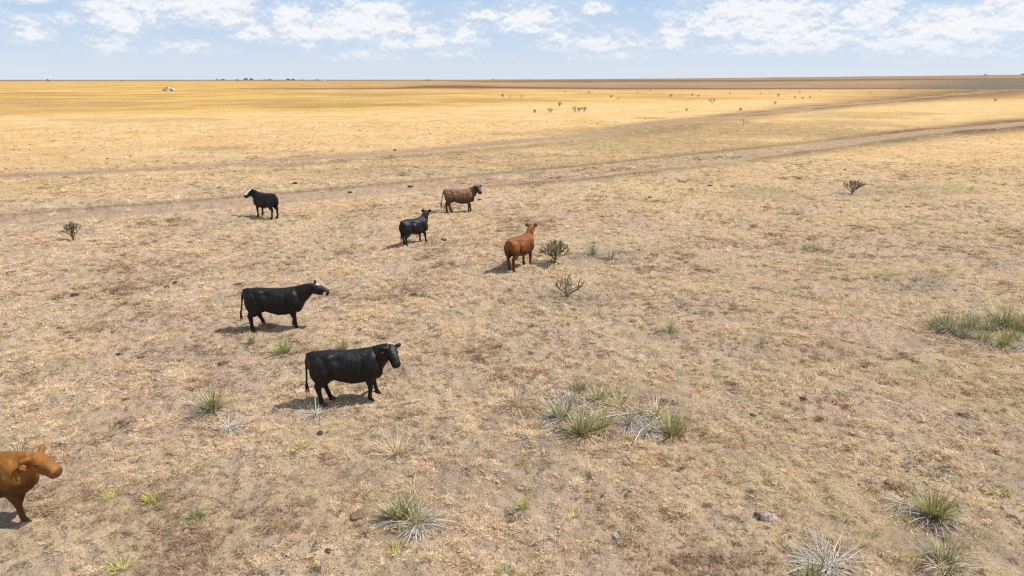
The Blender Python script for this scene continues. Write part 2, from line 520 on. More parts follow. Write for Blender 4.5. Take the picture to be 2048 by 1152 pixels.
pale = sstep(rg + wob * 30, 26, 80) * 0.92
gold = sstep(rg + wob2 * 60 - np.clip((px_ - 900) / 900, 0, 1) * 130, 150, 205) * 0.95
gold = gold * (0.55 + 0.9 * (fbm(GX / 120, GY / 55, 83, 4)))
gold = np.clip(gold, 0, 1) * (1 - .35 * np.clip((px_ - 900) / 700, 0, 1))
litter = np.zeros_like(rg)
for b in [(1175, 835, 190, 62, .9), (1930, 672, 130, 36, .85), (1650, 1120, 75, 40, .7), (1850, 1050, 85, 48, .6), (815, 1045, 75, 30, .5), (1135, 596, 75, 18, .6), (1200, 516, 75, 16, .6),
          (1885, 1130, 60, 40, .6), (470, 860, 50, 14, .5), (1820, 568, 75, 20, .45), (1710, 388, 50, 8, .6), (1340, 672, 60, 14, .5), (900, 940, 200, 40, .25), (1600, 700, 160, 60, .2), (1300, 760, 150, 40, .25)]:
    litter = np.maximum(litter, blob(*b))
brown = np.zeros_like(rg)


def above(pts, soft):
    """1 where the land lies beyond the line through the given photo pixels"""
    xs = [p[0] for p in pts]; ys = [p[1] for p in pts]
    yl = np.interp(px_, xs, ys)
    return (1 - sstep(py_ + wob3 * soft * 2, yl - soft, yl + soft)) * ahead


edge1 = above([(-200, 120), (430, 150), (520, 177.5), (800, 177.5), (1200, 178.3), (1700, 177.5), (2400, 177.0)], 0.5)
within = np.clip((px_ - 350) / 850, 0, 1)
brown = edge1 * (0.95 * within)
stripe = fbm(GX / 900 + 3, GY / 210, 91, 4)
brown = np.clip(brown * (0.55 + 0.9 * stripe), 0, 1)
dk = np.zeros_like(rg)


def stripe_line(pts, half, k):
    xs = [p[0] for p in pts]; ys = [p[1] for p in pts]
    yl = np.interp(px_, xs, ys)
    hw = np.interp(px_, xs, [p[2] for p in pts])
    return k * np.exp(-((py_ - yl) / (hw * half)) ** 2) * ahead * ((px_ > xs[0]) & (px_ < xs[-1]))


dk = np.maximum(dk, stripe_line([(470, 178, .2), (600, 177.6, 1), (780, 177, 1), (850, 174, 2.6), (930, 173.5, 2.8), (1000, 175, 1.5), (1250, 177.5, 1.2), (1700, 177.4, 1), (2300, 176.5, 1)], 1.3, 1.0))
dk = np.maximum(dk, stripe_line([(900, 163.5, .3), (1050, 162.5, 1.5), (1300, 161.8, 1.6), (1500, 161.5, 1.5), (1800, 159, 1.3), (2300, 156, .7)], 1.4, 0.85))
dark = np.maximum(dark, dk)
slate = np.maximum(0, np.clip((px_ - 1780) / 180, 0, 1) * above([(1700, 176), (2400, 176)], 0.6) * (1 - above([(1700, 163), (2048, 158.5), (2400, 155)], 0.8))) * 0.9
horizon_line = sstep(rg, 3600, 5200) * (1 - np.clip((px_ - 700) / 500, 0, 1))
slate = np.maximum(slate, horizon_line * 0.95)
far = sstep(rg, 35, 120)

track_sel = np.maximum(lane_low, lane_up)
GZ = GZ - 0.05 * sstep(track_sel, 0.3, 0.9) * (rg < 400)

verts = np.stack([GX.ravel(), GY.ravel(), GZ.ravel()], 1)
i0 = np.arange(nr - 1)[:, None] * na + np.arange(na)[None, :]
jn = np.roll(np.arange(na), -1)
i1 = np.arange(nr - 1)[:, None] * na + jn[None, :]
quads = np.stack([i0, i1, i1 + na, i0 + na], -1)       # clockwise angle -> reverse so normals face up
quads = quads[:, :, ::-1]
face_track = np.zeros((nr - 1, na), int)
low_f = (lane_low[:-1, :] > 0.5) & infov[:-1, :]
up_f = (lane_up[:-1, :] > 0.5) & infov[:-1, :] & ~low_f
face_track[low_f] = 1
face_track[up_f] = 2
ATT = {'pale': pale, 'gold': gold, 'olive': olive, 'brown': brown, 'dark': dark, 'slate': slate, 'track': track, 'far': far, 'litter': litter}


def grid_mesh(name, q, label):
    used = np.unique(q)
    remap = np.full(len(verts), -1, np.int64)
    remap[used] = np.arange(len(used))
    q = remap[q]
    me = bpy.data.meshes.new(name)
    me.vertices.add(len(used))
    me.vertices.foreach_set('co', verts[used].astype(np.float32).ravel())
    me.loops.add(q.size)
    me.loops.foreach_set('vertex_index', q.ravel().astype(np.int32))
    me.polygons.add(len(q))
    me.polygons.foreach_set('loop_start', np.arange(0, q.size, 4, dtype=np.int32))
    me.polygons.foreach_set('use_smooth', np.ones(len(q), bool))
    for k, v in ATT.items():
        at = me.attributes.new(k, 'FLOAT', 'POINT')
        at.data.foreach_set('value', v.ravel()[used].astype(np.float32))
    me.materials.append(MAT_GROUND)
    me.update(calc_edges=True)
    me.validate()
    o = bpy.data.objects.new(name, me)
    COL.objects.link(o)
    tag(o, label, None, None, 'structure')
    return o


flat = quads.reshape(-1, 4)
ft = face_track.ravel()
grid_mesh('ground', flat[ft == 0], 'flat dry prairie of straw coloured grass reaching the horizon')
grid_mesh('dirt_track', flat[ft == 1], 'lower pinkish dirt track crossing the prairie behind the cattle')
grid_mesh('dirt_track', flat[ft == 2], 'upper faint two rut track farther off across the prairie')
if True:
    for o in list(COL.objects):
        pass


# ------------------------------------------------------------------ blades and scatter
def blade(vs, fs, base, direction, length, width, bend, segs=2, side=None, tipw=0.15, droop=0.0):
    """one curved leaf blade as a tapering strip, folded slightly"""
    d = Vector(direction).normalized()
    s = d.cross(Vector((0, 0, 1)))
    if s.length < 1e-3:
        a = random.uniform(0, 6.28)
        s = Vector((math.cos(a), math.sin(a), 0))
    s.normalize()
    if side is not None:
        s = (s * math.cos(side) + d.cross(s) * math.sin(side)).normalized()
    p = Vector(base)
    k = len(vs)
    out = Vector((d.x, d.y, 0))
    if out.length < 1e-4:
        out = Vector((s.y, -s.x, 0))
    out.normalize()
    for i in range(segs + 1):
        t = i / segs
        w = width * 0.5 * (1 - (1 - tipw) * t ** 1.5)
        vs.append(p - s * w)
        vs.append(p + s * w)
        d = (d + out * bend / segs + Vector((0, 0, -droop / segs))).normalized()
        p = p + d * (length / segs)
    for i in range(segs):
        a = k + 2 * i
        fs.append((a, a + 1, a + 3, a + 2))


def clump_mesh(name, mat, n, rad, hmin, hmax, width, spread, bend, segs=2, droop=0.0):
    vs, fs = [], []
    for _ in range(n):
        a = random.uniform(0, 2 * math.pi)
        q = random.random() ** 0.7
        e = random.uniform(*spread)
        base = (rad * q * math.cos(a + random.uniform(-1, 1)), rad * q * math.sin(a + random.uniform(-1, 1)), -0.012)
        d = (math.cos(a) * math.cos(e), math.sin(a) * math.cos(e), math.sin(e))
        blade(vs, fs, base, d, random.uniform(hmin, hmax), width * random.uniform(.6, 1.3), bend * random.uniform(.3, 1.4), segs, random.uniform(-1.2, 1.2), 0.2, droop)
    me = bpy.data.meshes.new(name)
    me.from_pydata([tuple(v) for v in vs], [], fs)
    me.materials.append(mat)
    return me


def variants(prefix, specs):
    col = bpy.data.collections.new(prefix)
    for i, s in enumerate(specs):
        o = bpy.data.objects.new('%s_%02d' % (prefix, i), clump_mesh(prefix, *s))
        col.objects.link(o)
    return col


def scatter(name, label, cat, pts, scl, tint, idx, col, flat_tilt=0.25):
    n = len(pts)
    me = bpy.data.meshes.new(name)
    me.vertices.add(n)
    me.vertices.foreach_set('co', pts.astype(np.float32).ravel())
    for nm, typ, key, v in (('scl', 'FLOAT_VECTOR', 'vector', scl), ('rot', 'FLOAT_VECTOR', 'vector',
                            np.stack([rng.normal(0, flat_tilt, n), rng.normal(0, flat_tilt, n), rng.uniform(0, 6.283, n)], 1)),
                            ('tint', 'FLOAT', 'value', tint), ('idx', 'INT', 'value', idx)):
        at = me.attributes.new(nm, typ, 'POINT')
        at.data.foreach_set(key, np.ascontiguousarray(v, dtype=np.int32 if typ == 'INT' else np.float32).ravel())
    o = bpy.data.objects.new(name, me)
    COL.objects.link(o)
    ng = bpy.data.node_groups.new(name + ' scatter', 'GeometryNodeTree')
    ng.interface.new_socket('Geometry', in_out='INPUT', socket_type='NodeSocketGeometry')
    ng.interface.new_socket('Geometry', in_out='OUTPUT', socket_type='NodeSocketGeometry')
    G = NT(ng)
    gi = G.n('NodeGroupInput'); go = G.n('NodeGroupOutput')
    ci = G.n('GeometryNodeCollectionInfo', ins={'Collection': col, 'Separate Children': True, 'Reset Children': True})
    def na_(nm, dt):
        nd = ng.nodes.new('GeometryNodeInputNamedAttribute')
        nd.data_type = dt
        nd.inputs['Name'].default_value = nm
        return nd.outputs['Attribute']
    e2r = ng.nodes.new('FunctionNodeEulerToRotation')
    ng.links.new(na_('rot', 'FLOAT_VECTOR'), e2r.inputs[0])
    iop = ng.nodes.new('GeometryNodeInstanceOnPoints')
    ng.links.new(gi.outputs[0], iop.inputs['Points'])
    ng.links.new(ci.outputs[0], iop.inputs['Instance'])
    iop.inputs['Pick Instance'].default_value = True
    ng.links.new(na_('idx', 'INT'), iop.inputs['Instance Index'])
    ng.links.new(e2r.outputs[0], iop.inputs['Rotation'])
    ng.links.new(na_('scl', 'FLOAT_VECTOR'), iop.inputs['Scale'])
    ng.links.new(iop.outputs[0], go.inputs[0])
    md = o.modifiers.new('scatter', 'NODES')
    md.node_group = ng
    tag(o, label, cat, None, 'stuff')
    return o


def wedge_points(r0, r1, dens, half=R(39.5)):
    """uniform random points per square metre in the sector in front of the drone"""
    area = half * (r1 * r1 - r0 * r0)
    n = int(area * dens)
    rr = np.sqrt(rng.uniform(r0 * r0, r1 * r1, n))
    aa = rng.uniform(-half, half, n)
    return rr * np.sin(aa), rr * np.cos(aa)


def keep_off_tracks(x, y):
    a, b = polydist(x, y, rutw['lower_top']), polydist(x, y, rutw['lower_bot'])
    d = np.minimum(np.minimum(a + b - 4.6, polydist(x, y, rutw['upper']) - 2.0), np.minimum(a, b) - .9)
    return (d > 0) | (rng.random(len(x)) < 0.03)


mats = [
    (MAT_STRAW, 46, .075, .05, .10, .011, (.35, 1.2), .6, 2, .5),
    (MAT_STRAW, 60, .10, .045, .11, .011, (.2, 1.1), .9, 2, .6),
    (MAT_STRAW, 40, .055, .06, .13, .009, (.4, 1.35), .5, 2, .4),
    (MAT_STRAW, 50, .12, .04, .09, .011, (.1, .9), .6, 2, .4),
    (MAT_STRAW, 18, .05, .10, .22, .007, (.8, 1.45), .35, 2, .3),
]
col_mat = variants('grass_tuft', mats)
X, Y, S = [], [], []
for (r0, r1, dn, sc) in ((7.5, 14, 330, .75), (14, 24, 140, 1.0), (24, 40, 70, 1.3), (40, 70, 20, 1.8), (70, 125, 3, 2.4)):
    x, y = wedge_points(r0, r1, dn)
    cl = fbm(x / .40, y / .30, 201, 2)
    cl2 = fbm(x / 2.2, y / 1.5, 207, 3)
    k = rng.random(len(x)) < np.clip((cl - 0.40) * 5.0, 0.07, 1) * np.clip((cl2 - .30) * 3.6, .22, 1)
    k &= keep_off_tracks(x, y)
    X.append(x[k]); Y.append(y[k]); S.append(np.full(k.sum(), sc))
X = np.concatenate(X); Y = np.concatenate(Y); S = np.concatenate(S)
Z = height(X, Y)
sc = S * rng.uniform(.6, 1.25, len(X))
hs = sc * rng.uniform(.55, 1.1, len(X)) * np.where(S > 1.4, .7, 1)
tint = np.clip((fbm(X / 1.7, Y / 1.7, 221, 3) - .46) * 3.0 + rng.normal(0, .34, len(X)), 0, 1) * np.where(S > 1.9, .5, 1)
idx = rng.choice(5, len(X), p=[.3, .27, .2, .18, .05])
scatter('dry_grass', 'short curled dry straw coloured grass tufts covering the prairie', 'dry grass',
        np.stack([X, Y, Z], 1), np.stack([sc, sc, hs], 1), tint, idx, col_mat)
print('tufts', len(X))

col_yg = variants('green_tuft', [
    (MAT_STRAW_YG, 36, .09, .05, .14, .0075, (.4, 1.3), .4, 2, .3),
    (MAT_STRAW_YG, 26, .06, .06, .17, .007, (.5, 1.4), .4, 2, .3)])
X, Y, S = [], [], []
for (r0, r1, dn, sc_) in ((7.5, 20, 3.0, 1.0), (20, 42, 1.3, 1.4), (42, 75, .4, 2.0)):
    x, y = wedge_points(r0, r1, dn)
    k = (fbm(x / 1.3, y / 1.3, 301, 3) > .56) & keep_off_tracks(x, y)
    X.append(x[k]); Y.append(y[k]); S.append(np.full(k.sum(), sc_))
X = np.concatenate(X); Y = np.concatenate(Y); S = np.concatenate(S)
sc = S * rng.uniform(.6, 1.3, len(X))
scatter('green_grass', 'scattered small yellow green grass sprigs among the dry grass', 'grass',
        np.stack([X, Y, height(X, Y)], 1), np.stack([sc, sc, sc * .8], 1), rng.random(len(X)) * .6, rng.integers(0, 2, len(X)), col_yg)


MAT_HERB = blade_material('grey green herb blades', (0.22, 0.225, 0.13), (0.40, 0.39, 0.24), (0.33, 0.26, 0.17))
col_herb = variants('herb_tuft', [
    (MAT_HERB, 40, .12, .03, .09, .011, (.1, .9), .5, 2, .4),
    (MAT_HERB, 30, .08, .04, .11, .010, (.3, 1.2), .4, 2, .4)])
X, Y, S = [], [], []
for (r0, r1, dn, sc_) in ((7.5, 20, 5.0, .8), (20, 42, 2.6, 1.2), (42, 80, .8, 1.8)):
    x, y = wedge_points(r0, r1, dn)
    k = (fbm(x / 1.5, y / 1.1, 331, 3) > .60 - .05 * np.clip(x / 12, -1, 1)) & keep_off_tracks(x, y)
    X.append(x[k]); Y.append(y[k]); S.append(np.full(k.sum(), sc_))
X = np.concatenate(X); Y = np.concatenate(Y); S = np.concatenate(S)
sc = S * rng.uniform(.6, 1.3, len(X))
scatter('low_herbs', 'scattered low grey green herbs flat in the dry grass', 'herb',
        np.stack([X, Y, height(X, Y)], 1), np.stack([sc, sc, sc * .7], 1), rng.random(len(X)) * .7, rng.integers(0, 2, len(X)), col_herb)


# ------------------------------------------------------------------ rosette plants
def ring_blades(n, lmin, lmax, width, emin, emax, bend, rad, droop=0.0, segs=3, sector=None):
    vs, fs = [], []
    for _ in range(n):
        a = random.uniform(*(sector or (0, 2 * math.pi)))
        e = random.uniform(emin, emax)
        b = (math.cos(a) * rad * random.random(), math.sin(a) * rad * random.random(), 0.0)
        d = (math.cos(a) * math.cos(e), math.sin(a) * math.cos(e), math.sin(e))
        d = Vector(d) + Vector((random.gauss(0, .2), random.gauss(0, .2), random.gauss(0, .12)))
        L = random.uniform(lmin, lmax) * random.choice((1, 1, 1, .85, .7, .5))
        blade(vs, fs, b, d, L, width * random.uniform(.6, 1.2), bend * random.uniform(-.6, 1.6), segs, random.uniform(-.6, .6), .12, droop * random.uniform(.2, 2.2))
    return vs, fs


def tube_mesh(path, radii, seg=6):
    vs, fs = [], []
    n = len(path)
    for i, p in enumerate(path):
        p = Vector(p)
        t = (Vector(path[min(i + 1, n - 1)]) - Vector(path[max(i - 1, 0)])).normalized()
        u = t.cross(Vector((0, 0, 1)))
        if u.length < 1e-3:
            u = Vector((1, 0, 0))
        u.normalize()
        v = t.cross(u)
        for j in range(seg):
            a = 2 * math.pi * j / seg
            vs.append(p + (u * math.cos(a) + v * math.sin(a)) * radii[i])
    for i in range(n - 1):
        for j in range(seg):
            a = i * seg + j; b = i * seg + (j + 1) % seg
            fs.append((a, b, b + seg, a + seg))
    fs.append(tuple(range(seg))[::-1])
    fs.append(tuple(range((n - 1) * seg, n * seg)))
    return vs, fs


def join(parts):
    vs, fs = [], []
    for v, f in parts:
        k = len(vs)
        vs += list(v)
        fs += [tuple(i + k for i in q) for q in f]
    return vs, fs


def at(px, py, dz=0.0):
    x, y = ground_at(px, py)
    return (x, y, H(x, y) + dz)


def yucca(px, py, label, size=1.0, green=70, dead=60, mat=None, dead_mat=None, stalks=(), spread=(.35, 1.45), cat='yucca', name='yucca', group='yuccas growing on the prairie', sector=None):
    root = empty(name, at(px, py, .0))
    size *= 1.42; green = int(green * 1.9); dead = int(dead * 2.4)
    tag(root, label, cat, group)
    if green:
        vs, fs = ring_blades(green, .26 * size, .44 * size, .017 * size ** .5, spread[0], spread[1], .12, .09 * size)
        tag(mesh_obj('leaves', vs, fs, mat or MAT_YUCCA, root), kind='stuff')
    if dead:
        vs, fs = ring_blades(dead, .22 * size, .42 * size, .012 * size ** .5, .0, .8, .25, .16 * size, .6, 3, sector)
        vs2 = [Vector(v) + Vector((0, 0, .03 if not green else .0)) for v in vs]
        tag(mesh_obj('dead_leaves', vs2, fs, dead_mat or MAT_DEADLEAF, root), kind='stuff')
    for (a, e, L) in stalks:
        p0 = Vector((0, 0, .02))
        d = Vector((math.cos(a) * math.cos(e), math.sin(a) * math.cos(e), math.sin(e)))
        pts = [p0 + d * L * t + Vector((0, 0, .02 * math.sin(t * 3) + (0.05 if e < .2 else 0))) for t in (0, .3, .6, .85, 1)]
        o = mesh_obj('flower_stalk', *tube_mesh(pts, [.009, .008, .0075, .010, .005], 5), MAT_STALK, root)
    return root




def thatch(spots, label, n, mat=None):
    sel = [random.choice(spots) for _ in range(n)]
    pp = np.array([(a + random.gauss(0, c * .5), b + random.gauss(0, d * .5)) for a, b, c, d in sel])
    dx = (pp[:, 0] - 1024) / FPX; dy = (576 - pp[:, 1]) / FPX
    t = CAM_H / (SP - dy * CP)
    xs, ys = dx * t, (CP + dy * SP) * t
    zs = height(xs, ys)
    vs, fs = [], []
    for x, y, z in zip(xs, ys, zs):
        a = random.uniform(0, 6.283); e = random.choice((.05, .1, .3, .8)) * random.random()
        blade(vs, fs, (x, y, z + random.uniform(0, .04)), (math.cos(a) * math.cos(e), math.sin(a) * math.cos(e), math.sin(e)), random.uniform(.08, .34), random.uniform(.006, .013), random.uniform(-.3, .5), 2, random.uniform(-1, 1), .3, .3)
    o = mesh_obj('dead_thatch', vs, fs, mat or MAT_TANLEAF, None)
    return tag(o, label, 'dead leaves', None, 'stuff')


thatch([(1175, 835, 110, 36), (1050, 820, 45, 14), (1150, 800, 40, 18), (1130, 845, 30, 22), (1215, 830, 60, 24), (1290, 850, 60, 24), (1170, 868, 50, 14)], 'tangled tan dead leaves and stems lying among the central yuccas', 5200)
thatch([(1165, 815, 80, 22), (1270, 850, 90, 26), (1120, 850, 40, 20), (1290, 865, 30, 12)], 'bleached grey dead leaves strewn over the central yucca patch', 3600, MAT_DEADLEAF)
thatch([(1900, 680, 50, 10), (1970, 690, 60, 14), (2030, 690, 30, 14)], 'tangled dead leaves under the yucca patch at the right edge', 1800)
thatch([(1655, 1125, 55, 22), (1860, 1045, 50, 22), (1890, 1135, 35, 20), (815, 1050, 50, 14), (425, 835, 35, 8), (470, 860, 30, 8)], 'loose dead leaves round the single yuccas in the foreground', 1100)
YG = 'yuccas growing on the prairie'
yucca(425, 822, 'green yucca with pale dead skirt left of the front black cow', 1.15, 85, 60)
yucca(567, 706, 'yellow green yucca just below the hooves of the black cow with white muzzle', .95, 70, 26, MAT_YUCCA_Y, None, ((1.4, 1.3, .45), (1.2, 1.2, .4)))
yucca(503, 688, 'small narrow grey green yucca at the rear hooves of the second black cow', .7, 42, 8, spread=(.9, 1.5))
yucca(686, 701, 'small green yucca partly hidden behind the back of the front black cow', .75, 44, 8, MAT_YUCCA_Y, spread=(.7, 1.45))
yucca(632, 828, 'bleached dead yucca with tall pale stalk at the rear hooves of the front cow', .85, 0, 75, stalks=((1.7, 1.45, .55), (.5, 1.2, .22)))
yucca(462, 858, 'flat grey dead yucca lying right of the green yucca near the front cow', .75, 0, 60)
yucca(795, 905, 'dry tan bunch grass in the lower middle right of the cows', 1.0, 22, 60, MAT_TANLEAF, MAT_TANLEAF, cat='bunch grass', name='bunch_grass', group='dry bunch grasses')
yucca(828, 985, 'small pale dry grass tuft just above the half white yucca', .75, 0, 30, None, MAT_TANLEAF, cat='bunch grass', name='bunch_grass', group='dry bunch grasses', sector=(1.5, 5.0))
yucca(802, 1040, 'green half of the large yucca at bottom centre beside its white dead half', .95, 85, 30)
yucca(834, 1052, 'white dead half of the yucca at bottom centre', 1.0, 14, 130)
# middle patch
yucca(1035, 812, 'tan dry bunch grass at the left end of the central yucca patch', 1.15, 25, 70, MAT_TANLEAF, MAT_TANLEAF, ((1.2, 1.35, .7),), cat='bunch grass', name='bunch_grass', group='dry bunch grasses')
yucca(1158, 783, 'upright green yucca at the top of the central patch', .95, 50, 40, MAT_YUCCA, MAT_TANLEAF, ((1.5, 1.4, .5),))
yucca(1198, 802, 'small yellowish yucca behind the middle of the central patch', 1.0, 30, 50, MAT_YUCCA_Y, MAT_TANLEAF)
yucca(1122, 838, 'green yucca at the left of the central patch', 1.0, 60, 40, None, None, ((1.0, 1.2, .55), (0.2, .7, .4)))
yucca(1165, 868, 'largest dark green yucca at the front of the central patch', 1.15, 95, 70, MAT_YUCCA, MAT_TANLEAF, ((1.4, 1.45, .8),))
yucca(1242, 815, 'tan half dead yucca in the middle of the central patch', 1.1, 16, 70, MAT_YUCCA_Y, MAT_TANLEAF)
yucca(1280, 834, 'dry tan yucca right of the middle of the central patch with long fallen stalk', .95, 12, 80, MAT_TANLEAF, MAT_TANLEAF, ((3.55, .06, .95),))
yucca(1285, 862, 'bleached white dead yucca at the lower right of the central patch', .85, 0, 85, stalks=((4.3, .08, .7), (.7, .2, .6)))
yucca(1340, 864, 'pale green drooping yucca at the right end of the central patch', 1.1, 80, 70, MAT_YUCCA_Y, MAT_TANLEAF, ((1.65, 1.4, .6),))
yucca(1312, 835, 'thin curved dry yucca behind the drooping one in the central patch', 1.05, 16, 34, MAT_TANLEAF, MAT_TANLEAF, ((1.2, .9, .4),))
# right patch
yucca(1868, 660, 'leftmost green yucca of the patch at the right edge', 1.0, 60, 40, None, None, ((1.5, 1.4, .6),))
yucca(1908, 668, 'second green yucca from the left in the patch at the right edge', 1.15, 85, 60, MAT_YUCCA, MAT_DEADLEAF)
yucca(1940, 660, 'dense green yucca in the middle of the patch at the right edge', 1.05, 75, 40, None, MAT_TANLEAF, ((1.4, 1.4, .85), (1.7, 1.3, .8)))
yucca(1965, 682, 'tan green yucca low in the middle of the patch at the right edge', 1.0, 40, 60, MAT_YUCCA_Y, MAT_TANLEAF)
yucca(2008, 650, 'tall dark green yucca at the top right of the right edge patch', 1.4, 100, 40, None, MAT_TANLEAF)
yucca(2040, 662, 'dark green yucca cut by the right edge of the photo', 1.2, 70, 40)
yucca(2005, 695, 'yellow green yucca at the bottom of the right edge patch', 1.05, 60, 50, MAT_YUCCA_Y, MAT_DEADLEAF)
yucca(2050, 700, 'white dead yucca cut by the right edge of the photo', 1.0, 0, 80)
yucca(1888, 652, 'short green yucca behind the second one of the patch at the right edge', .9, 55, 30)
yucca(1925, 678, 'low grey green yucca in front of the dense one of the right edge patch', .9, 50, 60, MAT_SAGE, MAT_DEADLEAF)
yucca(1982, 662, 'green yucca left of the tall dark one of the right edge patch', 1.0, 70, 30)
yucca(2028, 684, 'brownish yucca between the tall dark one and the white dead one at the right edge', 1.0, 50, 70, MAT_YUCCA_Y, MAT_TANLEAF)
yucca(1206, 858, 'low tan green yucca right of the largest one in the central patch', .85, 45, 60, MAT_YUCCA_Y, MAT_TANLEAF)
yucca(1140, 812, 'grey dead yucca behind the left green one of the central patch', .85, 8, 70, MAT_SAGE, MAT_DEADLEAF)
yucca(1255, 850, 'flattened grey yucca left of the bleached one in the central patch', .85, 14, 70, MAT_SAGE, MAT_DEADLEAF)
yucca(1866, 1035, 'large yellow green yucca near the bottom right with fallen pale stalk', 1.0, 110, 80, MAT_YUCCA_Y, MAT_DEADLEAF, ((5.55, .03, .75),))
yucca(1820, 1010, 'grey dead yucca half left of the large bottom right yucca', .9, 0, 45, sector=(2.2, 4.4))
yucca(1655, 1128, 'grey white dead yucca at the bottom edge right of centre', 1.1, 0, 130)
yucca(1625, 1160, 'green yucca cut by the bottom edge below the white dead one', .8, 50, 10)
yucca(1888, 1130, 'half dead yucca with pale skirt near the bottom right corner', .9, 40, 90)
yucca(1336, 668, 'small dark green yucca alone right of centre', .85, 46, 12, spread=(.2, 1.3))
yucca(1185, 512, 'low grey green yucca clump right of the round cholla', 1.1, 46, 34, MAT_SAGE, MAT_DEADLEAF)
yucca(1222, 520, 'whitish half dead yucca right of the low clump by the cholla', 1.2, 30, 80, MAT_SAGE, MAT_DEADLEAF, ((1.5, 1.3, .55),))
yucca(1178, 664, 'sparse dry grass with pale fallen stalk above the central patch', .7, 0, 26, None, MAT_TANLEAF, ((.45, .1, .7),), cat='bunch grass', name='bunch_grass', group='dry bunch grasses')
yucca(1195, 1150 - 520, 'small grey dry tuft below the green tipped cholla', .7, 14, 26, MAT_SAGE, MAT_TANLEAF, cat='bunch grass', name='bunch_grass', group='dry bunch grasses')


def weed(px, py, label, w=.2, h=.15, n=60, mat=None, name='weed', cat='weed', group='small green weeds', flatness=(.3, 1.4)):
    root = empty(name, at(px, py, -.01))
    tag(root, label, cat, group)
    vs, fs = [], []
    spots = [(random.uniform(0, 6.283), math.sqrt(random.random()) * w * .5) for _ in range(n)]
    gzs = height(np.array([root.location.x + math.cos(a) * q for a, q in spots]), np.array([root.location.y + math.sin(a) * q for a, q in spots])) - root.location.z
    for (a, q), gz in zip(spots, gzs):
        e = random.uniform(*flatness)
        L = h * random.uniform(.4, 1)
        ox, oy = math.cos(a) * q, math.sin(a) * q
        blade(vs, fs, (ox, oy, gz), (math.cos(a) * math.cos(e), math.sin(a) * math.cos(e), math.sin(e)), L, random.uniform(.008, .018), .3, 2, random.uniform(-1, 1), .3, .3)
    tag(mesh_obj('foliage', vs, fs, mat or MAT_WEED, root), kind='stuff')
    return root


weed(393, 1040, 'bright green weed below the yellow tufts at lower left', .16, .16, 90)
weed(365, 998, 'tiny dark green weed right of the round yellow tuft at lower left', .10, .10, 45)
weed(307, 1000, 'round yellow green tuft at lower left', .30, .18, 150, MAT_WEED_Y)
weed(225, 990, 'flat yellow green tuft right of the cut off red cow', .26, .10, 110, MAT_WEED_Y)
weed(245, 1135, 'yellow green tuft at the bottom edge on the left', .28, .16, 130, MAT_WEED_Y)
weed(604, 900, 'dark yellow green weed below the front black cow', .28, .12, 120, MAT_WEED_Y)
weed(400, 933, 'thin yellow green sprigs below the left green yucca', .25, .10, 60, MAT_WEED_Y)
weed(404, 857, 'low grey green herb just under the left green yucca', .30, .08, 110, MAT_SAGE)
weed(733, 1000, 'small green weed above the burrow mound', .16, .10, 50)
weed(795, 1105, 'yellow green tuft under the half white yucca', .30, .13, 100, MAT_WEED_Y)
weed(1030, 1030, 'grey green herb at the bottom right of centre', .26, .12, 90, MAT_SAGE)
weed(1046, 1018, 'upright yellow green sprig beside the grey green herb', .12, .22, 60, MAT_WEED_Y, flatness=(.9, 1.5))
weed(1145, 1025, 'yellow green sprig alone at the bottom centre', .16, .14, 60, MAT_WEED_Y)
weed(1247, 1078, 'dark green herb touching the round pale rock', .28, .09, 90, MAT_SAGE)
weed(1440, 918, 'small yellow green sprig right of centre', .18, .07, 50, MAT_WEED_Y)
weed(1525, 691, 'round bright green weed right of centre', .24, .12, 90)
weed(1338, 690 - 16, 'grey herb patch around the lone dark yucca', .5, .06, 90, MAT_SAGE)
weed(1620, 503, 'bright green bushy weed in the right middle distance', .55, .28, 160)
weed(1655, 508, 'smaller dark green weed right of the bright bushy one', .36, .24, 90)
weed(1660, 530, 'grey green dead herb below the two green weeds', .8, .22, 170, MAT_SAGE)
weed(1820, 565, 'wide low grey green herb mat at right middle', 2.0, .14, 520, MAT_SAGE, flatness=(.1, 1.0))
weed(1775, 550, 'yellowish low mat left of the wide grey green mat', 1.0, .12, 200, MAT_WEED_Y)
weed(1573, 648, 'flat dark grey green herb mat right of centre', .95, .12, 280, MAT_SAGE, flatness=(.1, 1.0))
weed(1690, 792, 'flat grey green herb patch in the right foreground', .50, .07, 160, MAT_SAGE)
weed(1875, 745, 'pale grey green herb patch below the right edge yucca patch', .75, .07, 200, MAT_SAGE)
weed(1830, 930, 'grey green herb strip above the large bottom right yucca', .55, .07, 160, MAT_SAGE)
weed(1900, 952, 'grey herb patch right of the grey green strip', .40, .06, 120, MAT_SAGE)
weed(2000, 985, 'yellow green tuft near the right edge at the bottom', .35, .12, 120, MAT_WEED_Y)
weed(1695, 1048, 'small dark green herb right of the pale rock', .22, .07, 70, MAT_SAGE)
weed(1380, 588, 'grey green herb left of the lone yellowish grass', .75, .08, 150, MAT_SAGE)
weed(1163, 515, 'flat grey green herb mat between the round cholla and the low yucca clump', 1.0, .16, 200, MAT_SAGE, flatness=(.1, 1.0))
weed(1245, 508, 'thin grey green herb right of the whitish yucca near the round cholla', .9, .16, 140, MAT_SAGE)
weed(1200, 598, 'pale grey herb right of the green tipped cholla', .8, .10, 140, MAT_SAGE)
weed(1125, 602, 'grey herb mat in the shade of the green tipped cholla', 1.5, .10, 420, MAT_SAGE, flatness=(.1, 1.0))
weed(1075, 628, 'small green herb lower left of the green tipped cholla', .35, .12, 80)
weed(1028, 675, 'low green herb above the central patch', .4, .10, 90)
weed(1045, 443, 'pale green weed above the red cow', .6, .38, 90, MAT_SAGE)
weed(602, 508, 'pale grey green weed between the cows on the left', .5, .22, 80, MAT_SAGE)
weed(1965, 424, 'tiny dark green weed at the far right', .5, .25, 60)
